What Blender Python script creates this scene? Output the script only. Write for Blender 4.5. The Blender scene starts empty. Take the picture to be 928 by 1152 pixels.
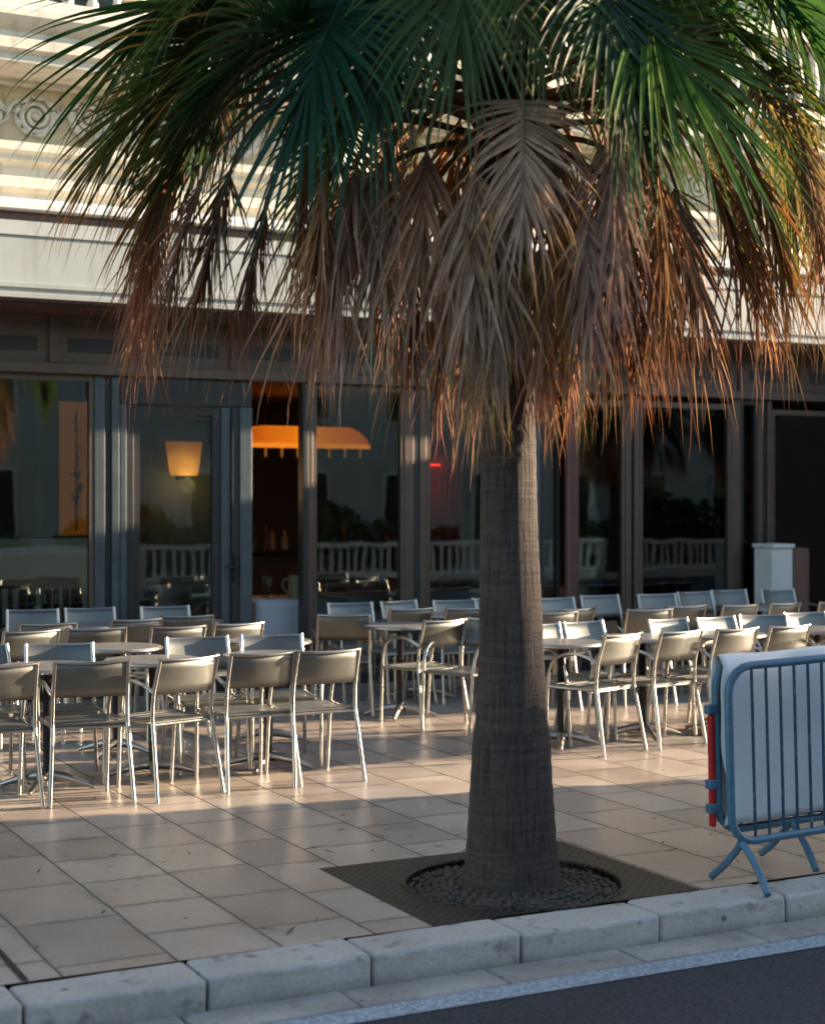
import bpy, bmesh, math, random
from mathutils import Vector, Matrix
R = math.radians
C = bpy.context.scene.collection
random.seed(7)

# ------------------------------------------------------------------ helpers
class MB:
    """collects shapes, links them as ONE mesh object"""
    def __init__(s): s.v=[]; s.f=[]; s.sm=[]; s.col=None
    def add(s, vs, fs, smooth=False):
        o=len(s.v); s.v += [tuple(p) for p in vs]
        for f in fs: s.f.append(tuple(i+o for i in f)); s.sm.append(smooth)
    def box(s, x0,x1,y0,y1,z0,z1):
        s.add([(x0,y0,z0),(x1,y0,z0),(x1,y1,z0),(x0,y1,z0),(x0,y0,z1),(x1,y0,z1),(x1,y1,z1),(x0,y1,z1)],
              [(0,3,2,1),(4,5,6,7),(0,1,5,4),(1,2,6,5),(2,3,7,6),(3,0,4,7)])
    def bbox(s, x0,x1,y0,y1,z0,z1,b=.01,seg=2,jit=0,rng=random):
        bm=bmesh.new(); bmesh.ops.create_cube(bm,size=1)
        for v in bm.verts:
            v.co=Vector(((x0+x1)/2+v.co.x*(x1-x0),(y0+y1)/2+v.co.y*(y1-y0),(z0+z1)/2+v.co.z*(z1-z0)))
            if jit: v.co+=Vector((rng.uniform(-jit,jit),rng.uniform(-jit,jit),rng.uniform(-jit,jit)*.6))
        bmesh.ops.bevel(bm,geom=list(bm.edges),offset=b,segments=seg,affect='EDGES',profile=.5)
        bm.verts.index_update()
        s.add([v.co for v in bm.verts],[[v.index for v in f.verts] for f in bm.faces],False); bm.free()
    def tube(s, pts, r, n=8, closed=False):
        pts=[Vector(p) for p in pts]; m=len(pts)
        rs=r if isinstance(r,(list,tuple)) else [r]*m
        up=None; rings=[]
        for i in range(m):
            if closed: t=(pts[(i+1)%m]-pts[i-1]).normalized()
            else: t=(pts[min(i+1,m-1)]-pts[max(i-1,0)]).normalized()
            if up is None:
                a=Vector((0,0,1)) if abs(t.z)<.9 else Vector((1,0,0)); up=(a-t*a.dot(t)).normalized()
            else:
                up=(up-t*up.dot(t)); up=up.normalized() if up.length>1e-6 else Vector((1,0,0))
            b=t.cross(up)
            rings.append([pts[i]+(up*math.cos(2*math.pi*k/n)+b*math.sin(2*math.pi*k/n))*rs[i] for k in range(n)])
        vs=[p for rg in rings for p in rg]; fs=[]
        for i in range(m if closed else m-1):
            j=(i+1)%m
            for k in range(n): fs.append((i*n+k,i*n+(k+1)%n,j*n+(k+1)%n,j*n+k))
        s.add(vs,fs,True)
        if not closed:
            s.add(rings[0],[tuple(reversed(range(n)))]); s.add(rings[-1],[tuple(range(n))])
    def lathe(s, prof, c=(0,0,0), n=24, sx=1, sy=1, smooth=True):
        vs=[]; fs=[]; m=len(prof)
        for (r,z) in prof:
            for k in range(n):
                a=2*math.pi*k/n; vs.append((c[0]+r*math.cos(a)*sx,c[1]+r*math.sin(a)*sy,c[2]+z))
        for i in range(m-1):
            for k in range(n): fs.append((i*n+k,i*n+(k+1)%n,(i+1)*n+(k+1)%n,(i+1)*n+k))
        s.add(vs,fs,smooth)
        s.add(vs[:n],[tuple(reversed(range(n)))]); s.add(vs[-n:],[tuple(range(n))])
    def extrude_x(s, prof, x0, x1):
        """closed (y,z) outline extruded along x"""
        n=len(prof); vs=[(x0,y,z) for y,z in prof]+[(x1,y,z) for y,z in prof]
        fs=[(i,(i+1)%n,n+(i+1)%n,n+i) for i in range(n)]
        s.add(vs,fs); s.add(vs[:n],[tuple(reversed(range(n)))]); s.add(vs[n:],[tuple(range(n))])
    def build(s, name, m, parent=None, origin=(0,0,0), recalc=True):
        me=bpy.data.meshes.new(name); o=Vector(origin)
        me.from_pydata([tuple(Vector(p)-o) for p in s.v],[],s.f)
        me.polygons.foreach_set('use_smooth',s.sm)
        if s.col:
            a=me.color_attributes.new('Col','FLOAT_COLOR','POINT')
            a.data.foreach_set('color',[c for q in s.col for c in (q[0],q[1],q[2],1)])
        if recalc:
            bm=bmesh.new(); bm.from_mesh(me); bmesh.ops.recalc_face_normals(bm,faces=bm.faces); bm.to_mesh(me); bm.free()
        me.materials.append(m); ob=bpy.data.objects.new(name,me); C.objects.link(ob)
        if parent: ob.parent=parent
        else: ob.location=o
        return ob

def tag(o,label=None,cat=None,group=None,kind=None):
    if label: o['label']=label
    if cat: o['category']=cat
    if group: o['group']=group
    if kind: o['kind']=kind
    return o
def empty(name,loc=(0,0,0),rz=0,label=None,cat=None,group=None):
    o=bpy.data.objects.new(name,None); o.empty_display_size=.1; C.objects.link(o); o.location=loc; o.rotation_euler.z=rz
    return tag(o,label,cat,group)
KIDS={}
def copy_tree(o,parent=None):
    c=o.copy(); C.objects.link(c)
    if parent: c.parent=parent
    for ch in list(o.children): copy_tree(ch,c)
    return c
def smooth_path(pts,k=4):
    """Catmull-Rom through pts"""
    P=[Vector(p) for p in pts]; out=[]
    for i in range(len(P)-1):
        a=P[max(i-1,0)]; b=P[i]; c=P[i+1]; d=P[min(i+2,len(P)-1)]
        for j in range(k):
            t=j/k
            out.append(.5*((2*b)+(c-a)*t+(2*a-5*b+4*c-d)*t*t+(3*b-a-3*c+d)*t**3))
    out.append(P[-1]); return out

# ------------------------------------------------------------------ materials
def new_mat(name):
    m=bpy.data.materials.new(name); m.use_nodes=True; nt=m.node_tree
    return m,nt,nt.nodes['Principled BSDF']
def N(nt,t,**kw):
    n=nt.nodes.new(t)
    for k,v in kw.items(): setattr(n,k,v)
    return n
def math_n(nt,op,a,b=None):
    n=N(nt,'ShaderNodeMath',operation=op)
    for i,x in enumerate((a,b)):
        if x is None: continue
        if isinstance(x,(int,float)): n.inputs[i].default_value=x
        else: nt.links.new(x,n.inputs[i])
    return n.outputs[0]
def ramp(nt,fac,stops):
    r=N(nt,'ShaderNodeValToRGB'); el=r.color_ramp.elements
    while len(el)<len(stops): el.new(.5)
    for e,(p,c) in zip(el,stops): e.position=p; e.color=(*c,1) if len(c)==3 else c
    nt.links.new(fac,r.inputs[0]); return r.outputs[0]
def mixc(nt,fac,a,b,bt='MIX'):
    n=N(nt,'ShaderNodeMix',data_type='RGBA',blend_type=bt)
    for sock,x in ((n.inputs[0],fac),(n.inputs[6],a),(n.inputs[7],b)):
        if isinstance(x,(int,float)): sock.default_value=x
        elif isinstance(x,tuple): sock.default_value=(*x,1)
        else: nt.links.new(x,sock)
    return n.outputs[2]
def noise(nt,scale,detail=4,vec=None,rough=.55):
    n=N(nt,'ShaderNodeTexNoise'); n.inputs['Scale'].default_value=scale; n.inputs['Detail'].default_value=detail; n.inputs['Roughness'].default_value=rough
    if vec is not None: nt.links.new(vec,n.inputs['Vector'])
    return n.outputs['Fac']
def objco(nt): return N(nt,'ShaderNodeTexCoord').outputs['Object']
def bump(nt,bs,h,strength=.3,dist=.01):
    b=N(nt,'ShaderNodeBump'); b.inputs['Strength'].default_value=strength; b.inputs['Distance'].default_value=dist
    nt.links.new(h,b.inputs['Height']); nt.links.new(b.outputs[0],bs.inputs['Normal'])
def simple(name,col,rough=.5,metal=0,var=.25,scale=8,bmp=.15,bd=.004,spec=.5):
    m,nt,b=new_mat(name); co=objco(nt)
    n=noise(nt,scale,6,co); n2=noise(nt,scale*.23,3,co)
    lo=tuple(max(0,c*(1-var)) for c in col); hi=tuple(min(1,c*(1+var*.7)) for c in col)
    c1=ramp(nt,n,[(.3,lo),(.7,hi)])
    c2=mixc(nt,math_n(nt,'MULTIPLY',n2,.5),c1,tuple(c*(1-var*.6) for c in col))
    nt.links.new(c2,b.inputs['Base Color'])
    b.inputs['Metallic'].default_value=metal; b.inputs['Specular IOR Level'].default_value=spec
    rr=math_n(nt,'ADD',math_n(nt,'MULTIPLY',n,.2),rough-.1); nt.links.new(rr,b.inputs['Roughness'])
    if bmp: bump(nt,b,n,bmp,bd)
    return m
def streaked(name,amt):
    nt=M[name].node_tree; b=nt.nodes['Principled BSDF']; src=b.inputs['Base Color'].links[0].from_socket
    mp=N(nt,'ShaderNodeMapping'); mp.inputs['Scale'].default_value=(5,5,.35); nt.links.new(objco(nt),mp.inputs[0])
    st=noise(nt,1.6,5,mp.outputs[0],.65)
    nt.links.new(mixc(nt,ramp(nt,st,[(.50,(0,0,0)),(.74,(amt,amt,amt))]),src,(.20,.175,.14)),b.inputs['Base Color'])
def emit(name,col,strength,base=(.5,.4,.3),grad=None):
    m,nt,b=new_mat(name); b.inputs['Base Color'].default_value=(*base,1)
    co=objco(nt); n=noise(nt,9,3,co)
    c=ramp(nt,n,[(.25,tuple(x*.75 for x in col)),(.75,col)])
    nt.links.new(c,b.inputs['Emission Color']); b.inputs['Emission Strength'].default_value=strength
    return m

M={}
M['stone']=simple('cream_stone',(.66,.53,.33),.8,var=.16,scale=5,bmp=.25)
M['stone_pale']=simple('pale_stone',(.74,.68,.55),.75,var=.14,scale=4,bmp=.2)
M['render']=simple('grey_render',(.42,.41,.38),.85,var=.15,scale=3)
M['awning']=simple('pale_painted_metal',(.40,.41,.375),.42,var=.10,scale=2,bmp=.05)
M['awning_top']=simple('white_coated_cloth',(.80,.77,.72),.7,var=.08,scale=3,bmp=.1)
M['brown_trim']=simple('brown_trim',(.17,.095,.07),.5,var=.2,scale=6)
M['bronze']=simple('bronze_aluminium',(.125,.085,.06),.45,metal=.2,var=.2,scale=9,bmp=.05)
M['bluepost']=simple('grey_blue_aluminium',(.085,.105,.11),.42,metal=.3,var=.18,scale=9,bmp=.05)
M['darkframe']=simple('dark_metal_frame',(.035,.033,.03),.45,metal=.2,var=.2,bmp=.03)
M['redcol']=simple('red_brown_paint',(.14,.06,.05),.4,var=.2,bmp=.04)
M['room_wall']=simple('dark_wall',(.13,.10,.08),.7,var=.25,scale=3)
M['room_floor']=simple('dark_floor',(.05,.04,.035),.4,var=.25,scale=3)
M['wood']=simple('stained_wood',(.12,.06,.03),.45,var=.3,scale=6)
M['teal_wall']=simple('grey_green_wall',(.10,.12,.105),.7,var=.2,scale=5)
M['white_paint']=simple('white_paint',(.72,.70,.66),.5,var=.08,scale=4,bmp=.05)
M['cloth']=simple('white_cloth',(.78,.78,.80),.9,var=.05,scale=20,bmp=.2)
M['black']=simple('black_iron',(.018,.018,.02),.5,metal=.3,var=.3,bmp=.1)
M['jug']=simple('olive_ceramic',(.30,.28,.13),.35,var=.2,bmp=.05)
M['bottle']=simple('dark_bottle',(.02,.045,.04),.12,var=.3,bmp=0)
M['curtain']=simple('red_curtain',(.32,.02,.02),.85,var=.3,scale=12)
M['blue_steel']=simple('blue_painted_steel',(.085,.19,.27),.4,var=.25,scale=14,bmp=.08)
M['blue_dark']=simple('dark_blue_steel',(.03,.07,.12),.4,var=.3,scale=14,bmp=.08)
M['red_strip']=simple('red_strip',(.50,.012,.012),.45,var=.12,bmp=.03)
M['table_top']=simple('grey_table_top',(.34,.32,.30),.3,metal=.4,var=.12,scale=20,bmp=.03)
M['hedge']=simple('hedge_leaf',(.06,.10,.035),.6,var=.4,scale=7)
M['pot']=simple('clay_pot',(.20,.12,.08),.8,var=.2)
M['far_wall']=simple('far_wall',(.48,.51,.48),.85,var=.12,scale=1)
M['shutter']=simple('shutter_green',(.10,.14,.14),.6,var=.1)

for k_,a_ in (('stone',.55),('stone_pale',.5),('awning',.35),('awning_top',.3)): streaked(k_,a_)
def glass(name,tint=(.70,.76,.73)):
    m=bpy.data.materials.new(name); m.use_nodes=True; nt=m.node_tree; nt.nodes.clear()
    out=N(nt,'ShaderNodeOutputMaterial'); mx=N(nt,'ShaderNodeMixShader'); tr=N(nt,'ShaderNodeBsdfTransparent'); gl=N(nt,'ShaderNodeBsdfGlossy')
    tr.inputs[0].default_value=(*tint,1); gl.inputs['Roughness'].default_value=.0; gl.inputs[0].default_value=(.95,1,1,1)
    fr=N(nt,'ShaderNodeFresnel'); fr.inputs[0].default_value=1.8
    co=objco(nt); n=noise(nt,1.3,2,co)
    b=N(nt,'ShaderNodeBump'); b.inputs['Strength'].default_value=.05; b.inputs['Distance'].default_value=.02
    nt.links.new(n,b.inputs['Height']); nt.links.new(b.outputs[0],gl.inputs['Normal'])
    nt.links.new(fr.outputs[0],mx.inputs[0]); nt.links.new(tr.outputs[0],mx.inputs[1]); nt.links.new(gl.outputs[0],mx.inputs[2]); nt.links.new(mx.outputs[0],out.inputs[0])
    return m
M['glass']=glass('window_glass')
M['drink_glass']=glass('drinking_glass',(.9,.92,.92))

for k_ in ('blue_steel','blue_dark'):
    nt=M[k_].node_tree; b=nt.nodes['Principled BSDF']; src=b.inputs['Base Color'].links[0].from_socket; n_=noise(nt,22,5,objco(nt),.7)
    c_=mixc(nt,ramp(nt,n_,[(.58,(0,0,0)),(.62,(1,1,1))]),src,(.15,.20,.23)); c_=mixc(nt,ramp(nt,n_,[(.66,(0,0,0)),(.69,(1,1,1))]),c_,(.10,.045,.025)); nt.links.new(c_,b.inputs['Base Color'])
def alu(name,col,rough,scale=30):
    m,nt,b=new_mat(name); co=objco(nt); n=noise(nt,scale,4,co); n2=noise(nt,5,3,co)
    oi=N(nt,'ShaderNodeObjectInfo').outputs['Random']
    c=ramp(nt,n2,[(.3,tuple(x*.8 for x in col)),(.7,col)])
    c=mixc(nt,math_n(nt,'MULTIPLY',oi,.35),c,tuple(x*.62 for x in col))
    nt.links.new(c,b.inputs['Base Color']); b.inputs['Metallic'].default_value=1
    nt.links.new(math_n(nt,'ADD',math_n(nt,'MULTIPLY',n2,.2),rough-.1),b.inputs['Roughness'])
    bump(nt,b,n,.06,.002); return m
M['alu_tube']=alu('polished_aluminium',(.55,.515,.46),.30)
M['alu_panel']=alu('brushed_aluminium',(.245,.245,.22),.5)
M['alu_foot']=alu('cast_aluminium',(.55,.52,.48),.4)

def paving_mat():
    m,nt,b=new_mat('stone_paving'); co=objco(nt)
    sx=N(nt,'ShaderNodeSeparateXYZ'); nt.links.new(co,sx.inputs[0]); X,Y=sx.outputs[0],sx.outputs[1]
    wob=math_n(nt,'MULTIPLY',math_n(nt,'SUBTRACT',noise(nt,3.0,2,co),.5),.018)
    u=math_n(nt,'DIVIDE',math_n(nt,'ADD',math_n(nt,'ADD',X,100.13),wob),.40)
    c0=math_n(nt,'FLOOR',u); f0=math_n(nt,'FRACT',u)
    def hsh(x):
        q=N(nt,'ShaderNodeTexWhiteNoise',noise_dimensions='1D'); nt.links.new(math_n(nt,'ADD',x,.37),q.inputs['W']); return math_n(nt,'MULTIPLY',q.outputs['Value'],.24)
    bl=hsh(c0); br=math_n(nt,'ADD',hsh(math_n(nt,'ADD',c0,1)),1)
    col=math_n(nt,'SUBTRACT',c0,math_n(nt,'LESS_THAN',f0,bl))
    duu=math_n(nt,'MINIMUM',math_n(nt,'ABSOLUTE',math_n(nt,'SUBTRACT',f0,bl)),math_n(nt,'SUBTRACT',br,f0))
    wn=N(nt,'ShaderNodeTexWhiteNoise',noise_dimensions='1D'); nt.links.new(col,wn.inputs['W'])
    lenm=math_n(nt,'ADD',math_n(nt,'MULTIPLY',wn.outputs['Value'],.22),.46)
    v=math_n(nt,'ADD',math_n(nt,'DIVIDE',math_n(nt,'ADD',math_n(nt,'ADD',Y,100),wob),lenm),math_n(nt,'MULTIPLY',wn.outputs['Value'],7.3))
    row=math_n(nt,'FLOOR',v); fv=math_n(nt,'FRACT',v)
    du=math_n(nt,'MULTIPLY',duu,.40)
    dv=math_n(nt,'MULTIPLY',math_n(nt,'MINIMUM',fv,math_n(nt,'SUBTRACT',1,fv)),lenm)
    # columns' joints are wide and dark, cross joints narrow
    ju=math_n(nt,'DIVIDE',du,.008); jv=math_n(nt,'DIVIDE',dv,.0065)
    j=math_n(nt,'MINIMUM',math_n(nt,'MINIMUM',ju,jv),1)
    cm=N(nt,'ShaderNodeCombineXYZ'); nt.links.new(col,cm.inputs[0]); nt.links.new(row,cm.inputs[1])
    w2=N(nt,'ShaderNodeTexWhiteNoise',noise_dimensions='3D'); nt.links.new(cm.outputs[0],w2.inputs['Vector'])
    base=ramp(nt,w2.outputs['Value'],[(0,(.38,.295,.235)),(.3,(.52,.41,.325)),(.6,(.58,.47,.38)),(.8,(.47,.40,.345)),(1,(.43,.34,.275))])
    n1=noise(nt,2.2,6,co,.65); n2=noise(nt,40,4,co)
    base=mixc(nt,1,base,ramp(nt,n1,[(.3,(.72,.71,.70)),(.65,(1,1,1))]),'MULTIPLY')
    base=mixc(nt,1,base,ramp(nt,n2,[(.3,(.86,.85,.84)),(.7,(1.0,1.0,1.0))]),'MULTIPLY')
    # dark blotches of old stains
    st=noise(nt,5.5,3,co,.5); base=mixc(nt,ramp(nt,st,[(.70,(0,0,0)),(.78,(.55,.55,.55))]),base,(.12,.10,.09))
    vo=N(nt,'ShaderNodeTexVoronoi'); vo.inputs['Scale'].default_value=3.1; nt.links.new(co,vo.inputs['Vector'])
    base=mixc(nt,ramp(nt,vo.outputs['Distance'],[(.035,(.6,.6,.6)),(.06,(0,0,0))]),base,(.10,.085,.075))
    edge=math_n(nt,'MINIMUM',du,dv); dn=noise(nt,6,4,co,.6)
    ed=math_n(nt,'MULTIPLY',ramp(nt,edge,[(.0,(1,1,1)),(.055,(0,0,0))]),ramp(nt,dn,[(.42,(0,0,0)),(.66,(.65,.65,.65))]))
    base=mixc(nt,ed,base,(.15,.125,.105))
    jn=ramp(nt,noise(nt,7,3,co),[(.35,(.5,.5,.5)),(.6,(1,1,1))])
    grout=mixc(nt,jn,(.22,.175,.14),(.07,.056,.046))
    nt.links.new(mixc(nt,math_n(nt,'POWER',j,2.0),grout,base),b.inputs['Base Color'])
    rg=math_n(nt,'ADD',math_n(nt,'MULTIPLY',n1,.36),.18); rg=math_n(nt,'ADD',rg,math_n(nt,'MULTIPLY',math_n(nt,'SUBTRACT',1,j),.3))
    nt.links.new(rg,b.inputs['Roughness'])
    h=math_n(nt,'ADD',math_n(nt,'MULTIPLY',j,.006),math_n(nt,'ADD',math_n(nt,'MULTIPLY',n2,.0008),math_n(nt,'MULTIPLY',w2.outputs['Value'],.001)))
    bump(nt,b,h,.7,1.0); return m
M['paving']=paving_mat()

def kerb_mat():
    m,nt,b=new_mat('kerb_stone'); co=objco(nt)
    n1=noise(nt,3,6,co,.65); n2=noise(nt,60,5,co); n3=noise(nt,9,3,co)
    c=ramp(nt,n1,[(.25,(.40,.37,.345)),(.5,(.52,.48,.44)),(.75,(.58,.55,.51))])
    c=mixc(nt,1,c,ramp(nt,n2,[(.3,(.8,.8,.8)),(.7,(1,1,1))]),'MULTIPLY')
    c=mixc(nt,ramp(nt,n3,[(.60,(0,0,0)),(.70,(.65,.65,.65))]),c,(.15,.13,.11))
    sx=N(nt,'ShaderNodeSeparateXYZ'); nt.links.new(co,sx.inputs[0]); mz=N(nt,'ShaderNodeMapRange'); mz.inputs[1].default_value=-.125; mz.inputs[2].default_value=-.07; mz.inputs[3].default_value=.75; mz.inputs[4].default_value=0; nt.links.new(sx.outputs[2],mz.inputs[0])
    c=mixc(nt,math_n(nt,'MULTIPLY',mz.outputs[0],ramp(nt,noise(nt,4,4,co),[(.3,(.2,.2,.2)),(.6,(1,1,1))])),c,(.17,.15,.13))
    vo=N(nt,'ShaderNodeTexVoronoi'); vo.inputs['Scale'].default_value=5; nt.links.new(co,vo.inputs['Vector']); c=mixc(nt,ramp(nt,vo.outputs['Distance'],[(.05,(.8,.8,.8)),(.09,(0,0,0))]),c,(.09,.08,.07))
    nt.links.new(c,b.inputs['Base Color']); b.inputs['Roughness'].default_value=.75
    bump(nt,b,math_n(nt,'ADD',math_n(nt,'MULTIPLY',n2,.4),n1),.5,.012); return m
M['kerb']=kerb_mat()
def asphalt_mat(name,lo,hi,sc=140):
    m,nt,b=new_mat(name); co=objco(nt)
    n1=noise(nt,sc,3,co,.7); n2=noise(nt,1.5,4,co); vo=N(nt,'ShaderNodeTexVoronoi'); vo.inputs['Scale'].default_value=sc*.9; nt.links.new(co,vo.inputs['Vector'])
    c=ramp(nt,n1,[(.35,lo),(.68,hi)]); c=mixc(nt,1,c,ramp(nt,n2,[(.3,(.75,.75,.75)),(.7,(1,1,1))]),'MULTIPLY')
    nt.links.new(c,b.inputs['Base Color']); b.inputs['Roughness'].default_value=.85
    bump(nt,b,vo.outputs['Distance'],.5,.008); return m
M['asphalt']=asphalt_mat('asphalt',(.006,.010,.014),(.050,.060,.070),75)
M['line']=asphalt_mat('worn_line_paint',(.16,.20,.24),(.52,.60,.67),60)

def grate_mat():
    m,nt,b=new_mat('cast_iron_grate'); co=objco(nt)
    mp=N(nt,'ShaderNodeMapping'); mp.inputs['Rotation'].default_value=(0,0,R(45)); mp.inputs['Scale'].default_value=(28,28,28); nt.links.new(co,mp.inputs[0])
    sx=N(nt,'ShaderNodeSeparateXYZ'); nt.links.new(mp.outputs[0],sx.inputs[0])
    fx_=math_n(nt,'ABSOLUTE',math_n(nt,'SUBTRACT',math_n(nt,'FRACT',sx.outputs[0]),.5)); fy_=math_n(nt,'ABSOLUTE',math_n(nt,'SUBTRACT',math_n(nt,'FRACT',sx.outputs[1]),.5))
    d=math_n(nt,'MAXIMUM',fx_,fy_); hole=ramp(nt,d,[(.26,(0,0,0)),(.34,(1,1,1))])
    n=noise(nt,20,4,co); iron=ramp(nt,n,[(.3,(.022,.018,.016)),(.7,(.048,.038,.032))])
    nt.links.new(mixc(nt,hole,(.006,.006,.006),iron),b.inputs['Base Color']); b.inputs['Roughness'].default_value=.55; b.inputs['Metallic'].default_value=.25
    bump(nt,b,hole,.8,.012); return m
M['grate']=grate_mat()
M['soil']=simple('dry_soil',(.10,.07,.05),.95,var=.4,scale=30,bmp=.6,bd=.01)
M['pebble']=simple('pebbles',(.085,.064,.048),.8,var=.45,scale=11,bmp=.4)

def bark_mat():
    m,nt,b=new_mat('palm_bark'); co=objco(nt)
    mp=N(nt,'ShaderNodeMapping'); mp.inputs['Scale'].default_value=(1,1,14); nt.links.new(co,mp.inputs[0])
    ring=noise(nt,3.6,4,mp.outputs[0],.6)
    mp2=N(nt,'ShaderNodeMapping'); mp2.inputs['Scale'].default_value=(11,11,.5); nt.links.new(co,mp2.inputs[0])
    fis=noise(nt,6,5,mp2.outputs[0],.65); fine=noise(nt,45,4,co)
    c=ramp(nt,ring,[(.2,(.050,.036,.030)),(.5,(.085,.062,.05)),(.8,(.12,.09,.07))])
    c=mixc(nt,1,c,ramp(nt,fis,[(.34,(.42,.40,.39)),(.52,(1,1,1))]),'MULTIPLY')
    c=mixc(nt,1,c,ramp(nt,fine,[(.3,(.7,.7,.7)),(.7,(1,1,1))]),'MULTIPLY')
    nt.links.new(c,b.inputs['Base Color']); b.inputs['Roughness'].default_value=.9
    h=math_n(nt,'ADD',math_n(nt,'ADD',ring,math_n(nt,'MULTIPLY',fis,1.3)),math_n(nt,'MULTIPLY',fine,.4))
    bump(nt,b,h,.7,.018); return m
M['bark']=bark_mat()
def leaf_mat(name,trans,rough,tint=(1.5,1.25,.6)):
    m,nt,b=new_mat(name); a=N(nt,'ShaderNodeVertexColor',layer_name='Col'); co=objco(nt)
    n=noise(nt,25,3,co); c=mixc(nt,1,a.outputs[0],ramp(nt,n,[(.3,(.72,.72,.72)),(.7,(1.1,1.1,1.1))]),'MULTIPLY')
    nt.links.new(c,b.inputs['Base Color']); b.inputs['Roughness'].default_value=rough; b.inputs['Specular IOR Level'].default_value=.28 if name=='palm_leaf' else .12
    t=N(nt,'ShaderNodeBsdfTranslucent'); c2=mixc(nt,1,c,tint,'MULTIPLY'); nt.links.new(c2,t.inputs[0])
    mx=N(nt,'ShaderNodeMixShader'); mx.inputs[0].default_value=trans
    nt.links.new(b.outputs[0],mx.inputs[1]); nt.links.new(t.outputs[0],mx.inputs[2]); nt.links.new(mx.outputs[0],nt.nodes['Material Output'].inputs[0]); return m
M['leaf']=leaf_mat('palm_leaf',.35,.40)
M['dead']=leaf_mat('dead_palm_leaf',.22,.8,(1.0,.95,.8))

# ------------------------------------------------------------------ camera geometry (x along the street, y towards the cafe)
YAW=27.2; F=1800.; HZ=565.; CX=464.; H=1.70
SV,CV=math.sin(R(YAW)),math.cos(R(YAW))
def fx(px,Y):
    r=(px-CX)/F; d=Y/(CV-SV*r); return d*(SV+CV*r)
def fz(px,py,Y):
    r=(px-CX)/F; d=Y/(CV-SV*r); return H-(py-HZ)/F*d
cam=bpy.data.cameras.new('camera'); co_=bpy.data.objects.new('camera',cam); C.objects.link(co_)
co_.location=(0,0,H); co_.rotation_euler=(R(90),0,-R(YAW))
cam.sensor_fit='HORIZONTAL'; cam.sensor_width=36; cam.lens=36*F/928; cam.shift_y=-(576-HZ)/928
cam.clip_end=2000; cam.clip_start=.05
cam.dof.use_dof=True; cam.dof.focus_distance=8.6; cam.dof.aperture_fstop=2.6
bpy.context.scene.camera=co_

# ------------------------------------------------------------------ light
SA=.16; EL=12.0
w=bpy.data.worlds.new('World'); bpy.context.scene.world=w; w.use_nodes=True; nt=w.node_tree
sky=N(nt,'ShaderNodeTexSky',sky_type='NISHITA'); sky.sun_disc=False; sky.sun_elevation=R(EL)
sdir=Vector((1,-SA,math.tan(R(EL))*math.hypot(1,SA))).normalized()
sky.sun_rotation=math.atan2(sdir.x,sdir.y); sky.air_density=1.0; sky.dust_density=.6; sky.ozone_density=1.3
nt.links.new(sky.outputs[0],nt.nodes['Background'].inputs[0]); nt.nodes['Background'].inputs[1].default_value=.10
sl=bpy.data.lights.new('sun','SUN'); sl.energy=5.0; sl.angle=R(.6); sl.color=(1,.80,.58)
so=bpy.data.objects.new('sun',sl); C.objects.link(so); so.rotation_euler=sdir.to_track_quat('Z','Y').to_euler(); so.location=(20,-10,20)
sc=bpy.context.scene; vs_=sc.view_settings; vs_.view_transform='Standard'; vs_.look='None'; vs_.gamma=1; vs_.exposure=2.08
try: vs_.use_curve_mapping=False
except Exception: pass
sc.render.engine='CYCLES'; sc.cycles.max_bounces=8; sc.cycles.transparent_max_bounces=24; sc.cycles.caustics_reflective=False

# ------------------------------------------------------------------ ground, road, pavement
b=MB(); b.add([(-300,-300,-.30),(300,-300,-.30),(300,300,-.30),(-300,300,-.30)],[(0,1,2,3)]); tag(b.build('ground',M['soil']),kind='structure')
KY=5.41; ZR=-.12
b=MB(); b.add([(-90,-4.5,ZR-.004),(160,-4.5,ZR-.004),(160,5.2,ZR-.004),(-90,5.2,ZR-.004)],[(0,1,2,3)]); tag(b.build('road',M['asphalt']),kind='structure')
b=MB(); b.add([(-90,5.06,ZR),(160,5.06,ZR),(160,5.195,ZR),(-90,5.195,ZR)],[(0,1,2,3)]); tag(b.build('road_line',M['line']),kind='structure')
GX0,GX1,GY0,GY1=3.0,4.335,5.665,6.80
b=MB()
def rect(x0,x1,y0,y1,z=0): b.add([(x0,y0,z),(x1,y0,z),(x1,y1,z),(x0,y1,z)],[(0,1,2,3)])
rect(-90,GX0,5.665,13.75); rect(GX1,160,5.665,13.75); rect(GX0,GX1,GY1,13.75)
for (x0,x1,y0,y1) in ((GX0,GX0,GY0,GY1),(GX1,GX1,GY0,GY1)): b.add([(x0,y0,0),(x0,y1,0),(x0,y1,-.2),(x0,y0,-.2)],[(0,1,2,3)])
b.add([(GX0,GY1,0),(GX1,GY1,0),(GX1,GY1,-.2),(GX0,GY1,-.2)],[(0,1,2,3)])
tag(b.build('pavement',M['paving']),kind='structure')
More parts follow.
